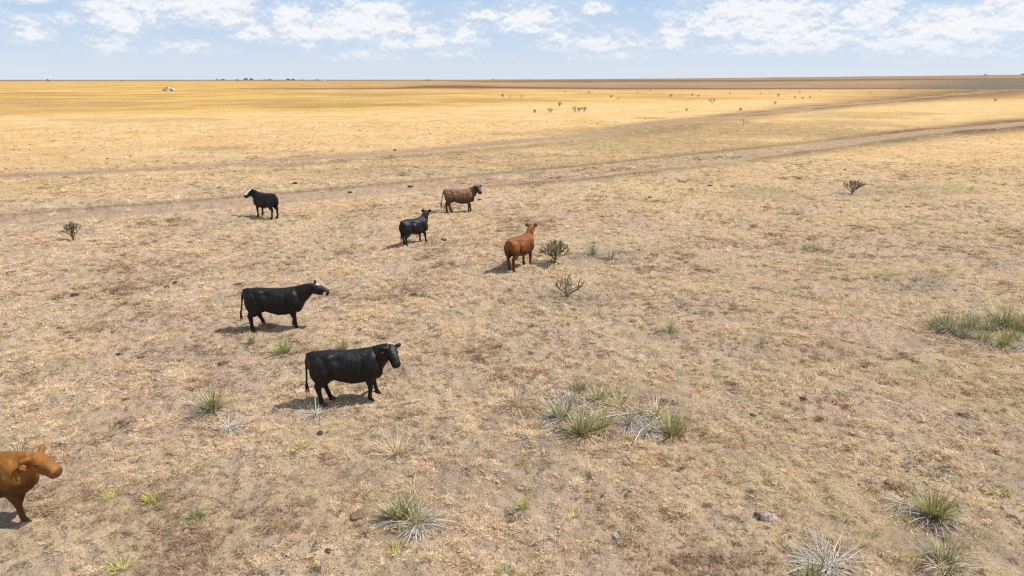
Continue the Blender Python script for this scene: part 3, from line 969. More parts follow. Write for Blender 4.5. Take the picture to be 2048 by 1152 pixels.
weed(1560, 400, 'dry olive shrub patch in the right middle distance', 2.2, .16, 260, MAT_SAGE)
weed(1855, 1120 - 1152 + 600, 'sparse green mat above the right edge patch', 1.3, .09, 200, MAT_SAGE)
weed(1010, 1150, 'dark green sprig cut by the bottom edge at centre', .2, .14, 60)
weed(590, 772, 'dark green herb behind the tail of the front cow', .45, .12, 100, MAT_SAGE)
weed(630, 345, 'small green weed beside the far track at left', 1.0, .4, 90)
weed(1190, 395, 'low dark green shrub beyond the cows', 1.0, .3, 110)


# ------------------------------------------------------------------ cholla cactus
def cholla(px, py, label, height_=1.0, width=1.0, stems=6, levels=4, dark=True, tips=True, lean=0.0, far_=False):
    root = empty('cholla_cactus', at(px, py, -.03))
    tag(root, label, 'cactus', 'cholla cacti dotted over the prairie')
    random.seed(int(px * 7 + py))
    seg = 3 if far_ else 5
    limbs = []
    trunk = tube_mesh([(0, 0, 0), (0, 0, .08 * height_), (.01, 0, .16 * height_)], [.055, .048, .04], 6)
    mesh_obj('trunk', *trunk, MAT_CHOLLA, root)
    thick = .0155 if not far_ else .037

    def grow(p, d, lvl, out_w, out_t, L):
        q = p + d * L
        m = p + d * L * .5 + Vector((random.uniform(-.015, .015), random.uniform(-.015, .015), 0))
        rr = thick * (0.8 + .15 * lvl) * random.uniform(.85, 1.1)
        (out_t if lvl == 0 else out_w).append(tube_mesh([p, m, q], [rr * .9, rr * 1.1, rr * .75], seg))
        if lvl == 0:
            return
        nb = random.choice((2, 2, 3) if dark else (1, 2, 2))
        for _ in range(nb):
            nd = (d + Vector((random.gauss(0, .5), random.gauss(0, .5), random.gauss(.16, .28)))).normalized()
            if q.z < .15:
                nd.z = abs(nd.z)
            grow(q, nd, lvl - 1, out_w, out_t, L * random.uniform(.68, .95))

    for s in range(stems):
        a = s * 2 * math.pi / stems + random.uniform(-.4, .4)
        sp_ = random.uniform(.1, 1.0) if s % 2 else random.uniform(.6, 1.1)
        d = Vector((math.cos(a) * sp_ * width / height_ * .75, math.sin(a) * sp_ * width / height_ * .75, .75)).normalized()
        w_, t_ = [], []
        grow(Vector((0, 0, .10 * height_)), d, levels - 1, w_, t_, height_ * .93 / (levels * .92))
        br = tag(mesh_obj('branch', *join(w_), MAT_CHOLLA, root), kind='stuff')
        if t_:
            tag(mesh_obj('branch_tips', *join(t_), MAT_CHOLLA_TIP if tips else MAT_CHOLLA, br), kind='stuff')
    return root


cholla(1110, 527, 'round dense dark cholla cactus right of the red brown cow', 1.08, 1.3, 10, 5, True, True)
cholla(1136, 590, 'spreading cholla cactus with sparse pale green tips below the round one', 1.08, 1.9, 8, 5, False, True)
cholla(147, 481, 'lone green cholla cactus at left beyond the cows', 1.12, .85, 6, 5)
cholla(1704, 388, 'bare brown cholla cactus alone at right middle distance', 1.2, 1.15, 9, 4, True, False)
cholla(1487, 250, 'pale bare cholla between the two tracks at right', 1.2, 1.6, 5, 3, True, False)
FARC = [(1424, 207, 1.7, 'tallest dark cholla above the right half of the upper track'),
        (1550, 209, 1.0, 'low round dark cholla right of the tallest one'),
        (1556, 194, 1.5, 'dark bushy cholla directly behind the low round one'),
        (1150, 224, 1.3, 'left cholla of the close trio in the middle distance'),
        (1158, 224, 1.1, 'middle cholla of the close trio in the middle distance'),
        (1168, 224, 1.2, 'right cholla of the close trio in the middle distance'),
        (1101, 226, 1.2, 'dark squat cholla left of the close trio'),
        (1119, 213, 1.2, 'small cholla between the squat one and the trio'),
        (1069, 226, .8, 'tiny cholla left of the squat one'),
        (1342, 194, 1.2, 'dark cholla left of the pair above the upper track'),
        (1384, 192, 1.2, 'left and larger cholla of the far pair'),
        (1397, 194, 1.0, 'right and smaller cholla of the far pair'),
        (1222, 196, 1.2, 'distant cholla straight above the round cholla'),
        (1178, 188, 1.3, 'distant upright cholla left of the middle'),
        (1373, 222, .7, 'tiny lone cholla in the pale grass right of the trio'),
        (1005, 195, 1.4, 'distant dark cholla farthest left'),
        (1460, 188, 1.1, 'distant cholla right of the tallest one'),
        (1599, 186, 1.2, 'small far cholla at the edge of the brown land'),
        (1590, 197, .9, 'left cholla of the small right pair'),
        (1605, 198, .8, 'right cholla of the small right pair'),
        (1620, 196, .7, 'pale cholla right of the small right pair'),
        (1480, 222, .8, 'flat dark cholla just above the upper track'),
        (1990, 203, 1.0, 'distant cholla at far right beyond the upper track')]
for (a, b, s, lab) in FARC:
    cholla(a, b, lab, s * 1.1, s * 1.1, 6, 3, True, False, far_=True)
for (a, b) in [(1020, 196), (1042, 196), (1237, 200), (1130, 186), (1275, 188), (1520, 190), (1715, 176), (1642, 184), (1892, 168), (1740, 188), (1300, 184), (1870, 179), (1800, 181), (1950, 181)]:
    cholla(a, b, 'tiny distant cactus speck on the golden plain', 1.3, 1.1, 3, 3, True, False, far_=True)['group'] = 'tiny distant cacti'


# ------------------------------------------------------------------ dung and rocks
def lump(name, px, py, label, cat, group, mat, sx, sy, sz, seed=0, rough=.25, sub=2, pinch=0):
    import bmesh
    bm = bmesh.new()
    bmesh.ops.create_icosphere(bm, subdivisions=sub + 1, radius=1.0)
    rs = random.Random(seed)
    dirs = [Vector((rs.gauss(0, 1), rs.gauss(0, 1), rs.gauss(0, 1))).normalized() for _ in range(9)]
    amps = [rs.uniform(-rough, rough) for _ in dirs]
    for v in bm.verts:
        n = v.co.normalized()
        k = 1 + sum(a * max(0, n.dot(d)) ** 3 for a, d in zip(amps, dirs)) + rs.uniform(-.04, .04)
        v.co = Vector((n.x * sx, n.y * sy, n.z * sz)) * k
    me = bpy.data.meshes.new(name)
    bm.to_mesh(me); bm.free()
    me.materials.append(mat)
    me.polygons.foreach_set('use_smooth', [cat != 'rock'] * len(me.polygons))
    o = bpy.data.objects.new(name, me)
    COL.objects.link(o)
    o.location = at(px, py, sz * (.02 if cat == 'rock' else .25))
    o.rotation_euler = (0, 0, rs.uniform(0, 3))
    tag(o, label, cat, group)
    return o


RK = 'loose rocks in the grass'
lump('rock', 1534, 1037, 'pale grey pink rock at bottom right of centre with dark shaded left end', 'rock', RK, MAT_ROCK, .12, .07, .085, 3, .5)
lump('rock', 1517, 1031, 'dark brown stone joined to the left end of the pale rock', 'rock', RK, MAT_DUNG, .08, .06, .06, 5)
lump('rock', 1231, 1073, 'round pale pinkish rock at the bottom centre', 'rock', RK, MAT_ROCK, .07, .06, .065, 8, .45)
lump('rock', 1368, 876, 'flat orange stone right of the central yucca patch', 'rock', RK, MAT_ROCK_O, .10, .05, .03, 11, .2)
lump('rock', 1103, 773, 'flat orange stone at the top left of the central yucca patch', 'rock', RK, MAT_ROCK_O, .15, .06, .03, 12, .2)
lump('rock', 1470, 784, 'low pinkish stone right of the central patch', 'rock', RK, MAT_ROCK, .10, .07, .035, 13, .3)
lump('rock', 1538, 868, 'small pale pink stone in the right foreground', 'rock', RK, MAT_ROCK, .09, .06, .03, 14, .3)
lump('soil_mound', 722, 1028, 'dark brown soil mound left of the half white yucca', 'soil mound', None, MAT_BURROW, .18, .11, .035, 17, .6)
DUNG = [(150, 594, .16, 'dark dung lump at left between the far cactus and the cut off cow'), (138, 677, .14, 'dark dung pat below the dung lump at left'),
        (36, 572, .13, 'dark dung pat near the left edge'), (334, 579, .12, 'small dung pat left of the second black cow'),
        (352, 572, .10, 'tiny dung pat beside the small one left of the second black cow'),
        (447, 731, .12, 'dung pat above the left green yucca'), (118, 653, .11, 'thin dung pat left of the dark one'),
        (1504, 829, .11, 'black dung pat in the right foreground'), (410, 486, .16, 'dung pat in the middle distance left of centre'),
        (821, 373, .24, 'dark dung pat on the pinkish track above the cows'), (589, 367, .24, 'dark dung pat just behind the lower track'),
        (1868, 466, .18, 'dark dung pat far right in the grass'), (1607, 801, .09, 'small black dung pat right of the black one'),
        (282, 716, .10, 'small dung pat in the left foreground'), (238, 710, .07, 'tiny dung pat beside the small left one'),
        (888, 480, .16, 'dung pat right of the middle black cow'), (640, 868, .09, 'dung pat below the front cow'),
        (655, 1106, .06, 'small dung pat at the bottom left of centre'), (1112, 850, .06, 'small dark lump by the left green yucca of the central patch')]
for i, (a, b, s, lab) in enumerate(DUNG):
    lump('dung_pat', a, b, lab, 'dung', 'dung pats in the grass', MAT_DUNG, s, s * .8, s * .32, 40 + i, .2)
FD = [(60, 290), (105, 283), (215, 318), (262, 313), (165, 300), (262, 258), (400, 262), (510, 240), (555, 275), (720, 262), (860, 268), (350, 300), (900, 250), (28, 300),
      (640, 245), (790, 300), (1060, 246), (1290, 238), (130, 355), (1690, 340), (440, 378), (700, 385), (960, 400), (1180, 420), (1300, 396), (1420, 372)]
for i, (a, b) in enumerate(FD):
    o = lump('dung_pat', a, b, 'small dark speck of dung on the pale grass far beyond the cows', 'dung', 'far dung specks', MAT_DUNG, .17, .14, .06, 90 + i, .2, 1)


# ------------------------------------------------------------------ cattle
def coat_material(name, top, low, darkc, dust, whitec=(0.72, 0.68, 0.62), rough=.42, spec=.5, sheen=0.0):
    m, N = new_mat(name)
    tcx = N.n('ShaderNodeTexCoord').outputs['Object']
    n = N.noise(tcx, 5.0, 5, .6)
    n2 = N.noise(tcx, 60.0, 3, .6)
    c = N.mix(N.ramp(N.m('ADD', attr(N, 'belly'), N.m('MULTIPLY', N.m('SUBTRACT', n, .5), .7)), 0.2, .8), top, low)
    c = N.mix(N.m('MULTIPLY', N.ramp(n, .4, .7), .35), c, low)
    hv = N.n('ShaderNodeMapping', ins={0: tcx, 3: (6.0, 30.0, 16.0)}).outputs[0]
    hairn = N.noise(hv, 1.0, 4, .6)
    c = N.mix(N.m('MULTIPLY', N.ramp(hairn, .45, .75), .5), c, dust)
    c = N.mix(attr(N, 'dark'), c, darkc)
    c = N.mix(N.ramp(N.m('ADD', attr(N, 'white'), N.m('MULTIPLY', N.m('SUBTRACT', n2, .5), .3)), .4, .6), c, whitec)
    b1 = N.n('ShaderNodeBump', ins={'Strength': .6, 'Distance': .05, 'Height': N.noise(tcx, 5.0, 3, .55)}).outputs[0]
    b2 = N.n('ShaderNodeBump', ins={'Strength': .3, 'Distance': .004, 'Height': N.noise(tcx, 130.0, 2, .6), 'Normal': b1}).outputs[0]
    rr = N.m('ADD', rough, N.m('MULTIPLY', N.m('SUBTRACT', n, .5), .25))
    return finish(m, N, c, rr, spec, b2, None, sheen)


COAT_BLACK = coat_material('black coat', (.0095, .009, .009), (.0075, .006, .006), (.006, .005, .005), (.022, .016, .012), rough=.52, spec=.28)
COAT_RED = coat_material('red brown coat', (.23, .078, .020), (.070, .024, .010), (.06, .02, .010), (.17, .055, .018), rough=.55, spec=.2)  # low colour darkened to paint the shade of rump and flank into the coat
COAT_ORANGE = coat_material('ginger coat', (.27, .112, .022), (.085, .036, .009), (.10, .048, .022), (.20, .08, .018), rough=.55, spec=.2)  # darker lower coat, with the shaded side also painted into it
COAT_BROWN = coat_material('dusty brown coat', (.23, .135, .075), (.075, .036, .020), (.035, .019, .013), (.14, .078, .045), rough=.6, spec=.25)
MAT_HAIR_K = simple_mat('black tail hair', (.012, .010, .009), (.03, .022, .018), 30, .6)
MAT_HAIR_R = simple_mat('red tail hair', (.16, .055, .02), (.24, .09, .035), 30, .6)
MAT_EYE = simple_mat('dark eye', (.01, .008, .006), (.015, .01, .008), 30, .15, .6)
MAT_TAG_R = simple_mat('red ear tag', (.62, .04, .045), (.66, .05, .055), 30, .5)
MAT_TAG_P = simple_mat('orange pink ear tag', (.80, .25, .16), (.82, .28, .19), 30, .5)
MAT_TAG_W = simple_mat('white tag mark', (.8, .76, .74), (.85, .8, .78), 30, .5)
MAT_HOOF = simple_mat('hoof horn', (.05, .035, .025), (.09, .065, .05), 30, .5)


def loft(path, rad, up=Vector((0, 0, 1)), seg=20, sup=2.0, fixed=None):
    """closed tube with elliptical rings; rad = (sideways, up) per point"""
    vs, fs = [], []
    n = len(path)
    P_ = [Vector(p) for p in path]
    for i, p in enumerate(P_):
        t = (P_[min(i + 1, n - 1)] - P_[max(i - 1, 0)]).normalized()
        if fixed is not None:
            t = fixed
        s = t.cross(up)
        if s.length < .05:
            s = t.cross(Vector((1, 0, 0)))
        s.normalize()
        u = s.cross(t).normalized()
        a_, b_ = rad[i] if isinstance(rad[i], tuple) else (rad[i], rad[i])
        for j in range(seg):
            th = 2 * math.pi * j / seg
            c, q = math.cos(th), math.sin(th)
            c = math.copysign(abs(c) ** (2 / sup), c); q = math.copysign(abs(q) ** (2 / sup), q)
            vs.append(p + s * (a_ * c) + u * (b_ * q))
    for i in range(n - 1):
        for j in range(seg):
            a = i * seg + j; b = i * seg + (j + 1) % seg
            fs.append((a, b, b + seg, a + seg))
    # rounded caps
    for (k, sgn) in ((0, -1), (n - 1, 1)):
        t = (P_[1] - P_[0]) if k == 0 else (P_[-1] - P_[-2])
        a_, b_ = rad[k] if isinstance(rad[k], tuple) else (rad[k], rad[k])
        tip = P_[k] + t.normalized() * sgn * min(a_, b_) * .45
        vs.append(tip)
        c = len(vs) - 1
        for j in range(seg):
            a = k * seg + j; b = k * seg + (j + 1) % seg
            fs.append((a, b, c) if sgn > 0 else (b, a, c))
    return vs, fs


def ellipsoid(c, r, seg=14):
    vs, fs = [], []
    rings = 9
    for i in range(1, rings):
        ph = math.pi * i / rings - math.pi / 2
        for j in range(seg):
            th = 2 * math.pi * j / seg
            vs.append(Vector((c[0] + r[0] * math.cos(ph) * math.cos(th), c[1] + r[1] * math.cos(ph) * math.sin(th), c[2] + r[2] * math.sin(ph))))
    for i in range(rings - 2):
        for j in range(seg):
            a = i * seg + j; b = i * seg + (j + 1) % seg
            fs.append((a, b, b + seg, a + seg))
    vs.append(Vector((c[0], c[1], c[2] - r[2]))); lo = len(vs) - 1
    vs.append(Vector((c[0], c[1], c[2] + r[2]))); hi = len(vs) - 1
    for j in range(seg):
        fs.append(((j + 1) % seg, j, lo))
        k = (rings - 2) * seg
        fs.append((k + j, k + (j + 1) % seg, hi))
    return vs, fs


def make_cow(label, px, py, heading, coat, hair, poll, face, legs, scale=1.0, fat=1.0, white=None, tagm=None, tag_side=-1,
             tail_sway=(0.0, 0.0), ear_up=(0.15, 0.15), ear_back=.25, voxel=.016, location=None, name='cow', dark_head=0.0, headk=1.08):
    """poll = top of the head in body space (m), face = direction the muzzle points; legs = foot shift (dx, dy) for
    front left, front right, hind left, hind right"""
    x, y = location if location else ground_at(px, py)
    root = empty(name, (x, y, broad_height(np.array([x]), np.array([y]))[0] + .0), R(heading))
    root.scale = (scale, scale, scale)
    tag(root, label, 'cow', 'cattle standing on the prairie')
    parts = []
    f = fat
    spine = [(-.895, 1.235, .93, .11), (-.86, 1.270, .82, .175), (-.77, 1.300, .72, .225), (-.60, 1.318, .66, .262), (-.42, 1.320, .625, .285), (-.20, 1.295, .535, .300),
             (.04, 1.285, .458, .312), (.26, 1.292, .462, .290), (.44, 1.312, .490, .255), (.58, 1.310, .555, .225), (.69, 1.24, .63, .18), (.77, 1.10, .75, .11)]
    parts.append(loft([(a, 0, (b + c) / 2) for a, b, c, w in spine], [(w * f, (b - c) / 2) for a, b, c, w in spine], sup=2.35, seg=28, fixed=Vector((1, 0, 0))))
    for s in (-1, 1):
        parts.append(ellipsoid((.52, s * .165 * f, .90), (.19, .125, .34)))         # shoulder
        parts.append(ellipsoid((-.65, s * .165 * f, .90), (.235, .135, .34)))       # thigh
        parts.append(ellipsoid((-.42, s * .19 * f, 1.205), (.12, .075, .075)))       # hook bone
        parts.append(ellipsoid((-.82, s * .085, 1.16), (.075, .06, .08)))             # pin bone
        parts.append(ellipsoid((.64, s * .12, .78), (.15, .11, .22)))               # point of shoulder
    parts.append(ellipsoid((.60, 0, .69), (.17, .11, .145)))                         # brisket
    parts.append(ellipsoid((-.46, 0, .62), (.13, .11, .08)))                       # udder
    pl = Vector(poll); fd = Vector(face).normalized()
    # neck
    n0 = Vector((.50, 0, 1.00)); back = pl - fd * .05 + Vector((0, 0, -.09))
    n3 = back
    n1 = n0.lerp(n3, .36) + Vector((.02, 0, -.02)); n2 = n0.lerp(n3, .70)
    parts.append(loft([n0, n1, n2, n3], [(.20, .33), (.155, .285), (.125, .220), (.105, .150)], seg=20))
    parts.append(loft([Vector((.62, 0, .72)), n0.lerp(n3, .55) + Vector((0, 0, -.14)), n3 + Vector((0, 0, -.06))], [(.11, .14), (.075, .13), (.06, .08)], seg=14))  # dewlap
    # head
    up = Vector((0, 0, 1))
    side = fd.cross(up).normalized()
    hu = side.cross(fd).normalized()
    k = headk
    HR = [(-.05, .000, .080, .080), (.02, .045, .112, .115), (.09, .055, .126, .145), (.17, .045, .112, .140), (.25, .032, .102, .124), (.31, .020, .096, .112), (.37, .012, .100, .104), (.415, .002, .098, .094), (.442, -.016, .080, .070)]
    HR = [(t, top - h, w, h) for t, top, w, h in HR]
    parts.append(loft([pl + fd * t * k + hu * o * k for t, o, w, h in HR], [(w * k, h * k) for t, o, w, h in HR], up=hu, seg=18, sup=2.6))
    parts.append(ellipsoid(pl + hu * .012, (.05, .05, .045)))
    for i, s in enumerate((-1, 1)):
        # sockets and ears; s=-1 is the right side
        sv = side * (1 if s == -1 else -1)
        ed = (sv * 1.0 + hu * ear_up[i] - fd * ear_back).normalized()
        e0 = pl + sv * .065 * k + hu * -.03 - fd * -.02
        wv = 1.0
        pts = [e0, e0 + ed * .06, e0 + ed * .115, e0 + ed * .165, e0 + ed * .19]
        parts.append(loft(pts, [(.044, .040), (.076, .046), (.090, .046), (.074, .040), (.040, .028)], up=fd, seg=12))
        parts.append(ellipsoid(pl + fd * .145 * k + sv * .100 * k + hu * -.035, (.036, .030, .028), 10))
        parts.append(ellipsoid(pl + fd * .13 * k + sv * .085 * k + hu * -.165, (.07, .035, .06), 10))
    # legs
    hoofs = []
    for i, (dx, dy) in enumerate(legs):
        s = 1 if i in (0, 2) else -1
        if i < 2:
            foot = Vector((.50 + dx, s * .165 + dy, 0.0))
            el_ = Vector((.44, s * .165 * f, .66))
            kn = el_.lerp(foot, .46) + Vector((.025, 0, 0)); kn.z = .385
            fe = foot + Vector((-.02 - dx * .06, 0, .115))
            parts.append(loft([Vector((.47, s * .165 * f, .86)), el_, el_.lerp(kn, .55), kn, kn.lerp(fe, .5), fe, foot + Vector((.01, 0, .055)), foot + Vector((.025, 0, .012))],
                              [(.10, .18), (.090, .130), (.068, .088), (.055, .062), (.044, .047), (.048, .052), (.054, .06), (.062, .072)], up=Vector((1, 0, 0)), seg=14))
        else:
            foot = Vector((-.66 + dx, s * .155 + dy, 0.0))
            st = Vector((-.50, s * .175 * f, .70))
            hk = Vector((-.745 + dx * .62, s * .15 + dy * .6, .475 - abs(dx) * .05))
            mid = st.lerp(hk, .6) + Vector((-.015, 0, 0))
            fe = foot + Vector((-.045, 0, .12))
            parts.append(loft([Vector((-.58, s * .155 * f, .92)), st + Vector((-.05, 0, .02)), mid, hk, hk.lerp(fe, .5) + Vector((.005, 0, 0)), fe, foot + Vector((-.015, 0, .055)), foot + Vector((.005, 0, .012))],
                              [(.11, .24), (.108, .215), (.080, .145), (.056, .086), (.045, .054), (.050, .054), (.054, .06), (.062, .072)], up=Vector((1, 0, 0)), seg=14))
        hoofs.append(foot)
    # tail (dock and switch shaft)
    tx, ty = tail_sway
    T = [Vector((-.74, 0, 1.285)), Vector((-.885, 0, 1.255)), Vector((-.935 + tx * .2, ty * .2, 1.08)), Vector((-.935 + tx * .5, ty * .5, .84)), Vector((-.945 + tx * .85, ty * .85, .60)), Vector((-.95 + tx, ty, .48))]
    parts.append(loft(T, [.05, .046, .034, .027, .024, .02], up=Vector((0, 1, 0)), seg=10))
    vs, fs = join(parts)
    me = bpy.data.meshes.new('cow raw')
    me.from_pydata([tuple(v) for v in vs], [], fs)
    tmp = bpy.data.objects.new('raw', me)
    COL.objects.link(tmp)
    md = tmp.modifiers.new('r', 'REMESH'); md.mode = 'VOXEL'; md.voxel_size = voxel; md.use_smooth_shade = True
    sm = tmp.modifiers.new('s', 'SMOOTH'); sm.factor = .5; sm.iterations = 5
    dg = bpy.context.evaluated_depsgraph_get()
    dg.update()
    me2 = bpy.data.meshes.new_from_object(tmp.evaluated_get(dg))
    bpy.data.objects.remove(tmp); bpy.data.meshes.remove(me)
    me2.name = 'body'
    n = len(me2.vertices)
    co = np.empty(n * 3, np.float32); me2.vertices.foreach_get('co', co); co = co.reshape(-1, 3)
    # hollows and ridges of the frame: narrow spine, flank hollow, grooves round shoulder and thigh
    k_top = 1 - .30 * np.clip((co[:, 2] - 1.08) / .24, 0, 1) ** 1.5 * (co[:, 0] > -.95) * (co[:, 0] < .62)
    for (dx_, dz_, rx_, rz_, kk) in [(-.24, 1.12, .11, .09, .26), (.31, .92, .05, .26, .17), (-.40, .82, .06, .18, .22), (.70, 1.02, .05, .20, .14), (-.62, 1.20, .09, .055, .12),
                                     (.05, .95, .025, .22, .045), (-.05, .95, .025, .22, .045), (.15, .95, .025, .22, .045), (-.42, 1.20, .055, .05, -.16), (.45, 1.0, .09, .14, -.06), (-.72, .72, .07, .07, .12)]:
        k_top = k_top * (1 - kk * np.exp(-((co[:, 0] - dx_) / rx_) ** 2 - ((co[:, 2] - dz_) / rz_) ** 2))
    torso = (co[:, 2] > .5).astype(float)
    co[:, 1] *= 1 + (k_top - 1) * torso * (np.abs(co[:, 1]) > .03)
    hide = fbm(co[:, 0] * 9 + co[:, 1] * 7 + 5, co[:, 2] * 7 + co[:, 1] * 4, 401, 2) - .5
    co[:, 1] += np.sign(co[:, 1]) * hide * .022 * torso * (np.abs(co[:, 1]) > .1)
    me2.vertices.foreach_set('co', co.astype(np.float32).ravel()); me2.update()
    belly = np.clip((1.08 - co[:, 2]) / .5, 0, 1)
    rel = co - np.array(pl)
    tf = rel @ np.array(fd); th_ = rel @ np.array(hu); ts = rel @ np.array(side)
    head = (tf > -.02) & (tf < .62) & (np.abs(ts) < .2) & (np.abs(th_) < .28)
    dk_ = np.clip((.07 - co[:, 2]) / .02, 0, 1)
    dk_ = np.maximum(dk_, head * np.clip((tf - .415 * k) / .02, 0, 1) * (th_ > -.10))
    dk_ = np.maximum(dk_, .8 * head * np.clip((tf - .36 * k) / .03, 0, 1) * np.clip((-.135 * k - th_) / .015, 0, 1))
    dk_ = np.maximum(dk_, .9 * head * np.clip(1 - np.abs(th_ + .118 * k) / .008, 0, 1) * (tf > .30 * k))
    dk_ = np.maximum(dk_, .7 * np.exp(-((tf - .15 * k) / .035) ** 2 - ((th_ + .04 * k) / .03) ** 2) * head)
    if dark_head:
        dk_ = np.maximum(dk_, dark_head * np.clip((co[:, 0] - .62) / .2, 0, 1))
        dk_ = np.maximum(dk_, dark_head * .8 * np.clip((.50 - co[:, 2]) / .15, 0, 1))
    wh = np.zeros(n)
    if white == 'muzzle':
        wh = np.maximum(wh, head * ((tf > .33 * k) & (th_ < -.07) & (tf < .44)).astype(float))
        wh = np.maximum(wh, head * ((tf > .05) & (tf < .16) & (th_ > .018) & (np.abs(ts) < .035)).astype(float))
    elif white == 'face':
        wh = np.maximum(wh, head * ((tf > -.01) & (tf < .42) & (th_ > -.06) & (np.abs(ts) < .075)).astype(float))
    elif white == 'star':
        wh = np.maximum(wh, head * ((tf > -.05) & (tf < .12) & (th_ > -.03) & (np.abs(ts) < .045)).astype(float))
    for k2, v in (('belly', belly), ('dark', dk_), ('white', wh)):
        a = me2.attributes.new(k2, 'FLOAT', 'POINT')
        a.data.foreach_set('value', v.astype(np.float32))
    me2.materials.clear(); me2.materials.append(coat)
    me2.polygons.foreach_set('use_smooth', [True] * len(me2.polygons))
    body = bpy.data.objects.new('body', me2); COL.objects.link(body); body.parent = root
    # eyes
    for s in (1, -1):
        c = pl + fd * .150 * headk + side * s * .112 * headk + hu * -.040
        mesh_obj('eye', *ellipsoid(c, (.024, .024, .024), 10), MAT_EYE, root, True)
    # nostrils and mouth
    for s in (1, -1):
        mesh_obj('nostril', *ellipsoid(pl + fd * .445 * headk + side * s * .046 * headk + hu * -.075 * headk, (.018, .018, .014), 8), MAT_HAIR_K, root, True)
    # tail switch
    vs, fs = [], []
    end = T[-1]
    for _ in range(46):
        a = random.uniform(0, 6.283)
        b = end + Vector((math.cos(a) * .012, math.sin(a) * .012, random.uniform(0, .16)))
        blade(vs, fs, b, (math.cos(a) * .12, math.sin(a) * .12, -1), random.uniform(.18, .32), .012, .06, 3, random.uniform(-1.5, 1.5), .2)
    tag(mesh_obj('tail_hair', vs, fs, hair, root), kind='stuff')
    # hooves
    for i, ft_ in enumerate(hoofs):
        q = loft([ft_ + Vector((.012, 0, .055)), ft_ + Vector((.02, 0, .03)), ft_ + Vector((.032, 0, .0))], [(.050, .055), (.058, .066), (.066, .078)], up=Vector((1, 0, 0)), seg=12)
        mesh_obj('hoof', *q, MAT_HOOF, root, True)
    if tagm:
        sv = side * (1 if tag_side == -1 else -1)
        i = 0 if tag_side == -1 else 1
        ed = (sv + hu * ear_up[i] - fd * ear_back).normalized()
        c = pl + sv * .065 + hu * -.03 + ed * .13 + fd * .06 - hu * .07 + sv * .03
        nrm = (fd * .45 + sv * .9).normalized()
        uu = (hu - nrm * hu.dot(nrm)).normalized(); ww = nrm.cross(uu)
        def plate(c, hw, hh, t):
            v = []
            prof = [(-.6, 1), (.6, 1), (1, .6), (1, -.8), (.8, -1), (-.8, -1), (-1, -.8), (-1, .6)]
            for q_ in (-t, t):
                for (a, b) in prof:
                    v.append(c + ww * a * hw + uu * b * hh + nrm * q_)
            m = len(prof)
            fcs = [tuple(range(m))[::-1], tuple(range(m, 2 * m))] + [(j, (j + 1) % m, m + (j + 1) % m, m + j) for j in range(m)]
            return v, fcs
        tg = mesh_obj('ear_tag', *plate(c, .046, .055, .003), tagm, root)
        if tagm is MAT_TAG_R:
            mesh_obj('tag_mark', *plate(c + nrm * .005, .013, .018, .0015), MAT_TAG_W, tg)
    return root


make_cow('glossy black cow nearest the camera, head turned, red tag in its ear', 702, 801, 12, COAT_BLACK, MAT_HAIR_K,
         (1.00, -.10, 1.33), (.34, -.72, -.85), [(.14, .02), (-.04, 0), (.22, 0), (.04, 0)], fat=1.0, scale=.955, tagm=MAT_TAG_R, tail_sway=(-.02, -.02), ear_up=(.0, .10), ear_back=.1)
make_cow('black cow with white muzzle stretching its neck forward, second from the front', 558, 658, 6, COAT_BLACK, MAT_HAIR_K,
         (1.14, -.02, 1.36), (.93, -.16, -.30), [(-.08, 0), (.08, 0), (.26, 0), (-.02, 0)], white='muzzle', scale=.975, fat=.97, tail_sway=(-.10, -.02), ear_up=(.55, .55), ear_back=.45)
g3 = ground_at(48, 1050)
c3 = (g3[0] - .60 * .96, g3[1] + .19 * .96)
make_cow('ginger cow cut off by the left edge, pinkish tag in its ear', 0, 0, 2, COAT_ORANGE, MAT_HAIR_R,
         (.90, -.02, 1.25), (.90, -.26, -.40), [(-.20, 0), (.10, 0), (.1, 0), (-.1, 0)], scale=.96, tagm=MAT_TAG_P, location=c3, ear_up=(-.35, .25), ear_back=.5, fat=.95, name='cow', headk=1.14)
make_cow('red brown cow facing away beside the round cholla', 1041, 535, 58, COAT_RED, MAT_HAIR_R,
         (.86, .02, 1.56), (.85, .40, -.25), [(.02, 0), (.0, 0), (.10, 0), (-.06, 0)], scale=.97, ear_up=(.35, .35), ear_back=.2)
make_cow('small black cow facing away in the middle with ears spread', 831, 488, 52, COAT_BLACK, MAT_HAIR_K,
         (.86, .03, 1.54), (.68, .55, -.30), [(.0, 0), (.08, 0), (.10, 0), (-.04, 0)], scale=.89, white='star', ear_up=(.25, .35), ear_back=.15)
make_cow('dusty brown cow with dark head, farthest one on the right', 921, 424, 8, COAT_BROWN, MAT_HAIR_K,
         (.98, -.08, 1.44), (.36, -.80, -.6), [(.12, 0), (-.04, 0), (.16, 0), (-.08, 0)], scale=.98, dark_head=.85, tail_sway=(-.12, 0), ear_up=(.35, .4), ear_back=.1)
make_cow('black cow with white face, farthest left and facing left', 533, 434, 146, COAT_BLACK, MAT_HAIR_K,
         (.93, .14, 1.38), (.02, .95, -.55), [(-.02, 0), (.03, 0), (.02, 0), (-.03, 0)], scale=1.0, white='face', ear_up=(.1, .15), ear_back=.1)


# ------------------------------------------------------------------ pickup truck
MAT_PAINT = simple_mat('white paint', (.78, .78, .80), (.82, .82, .83), 2, .3, .5)
MAT_GLASS = simple_mat('dark glass', (.03, .035, .045), (.05, .055, .065), 2, .08, .6)
MAT_TYRE = simple_mat('tyre', (.02, .02, .02), (.035, .033, .03), 9, .9)
MAT_RIM = simple_mat('rim', (.45, .45, .47), (.55, .55, .56), 9, .35)
MAT_LAMP = simple_mat('lamp glass', (.7, .7, .68), (.8, .8, .78), 9, .2)


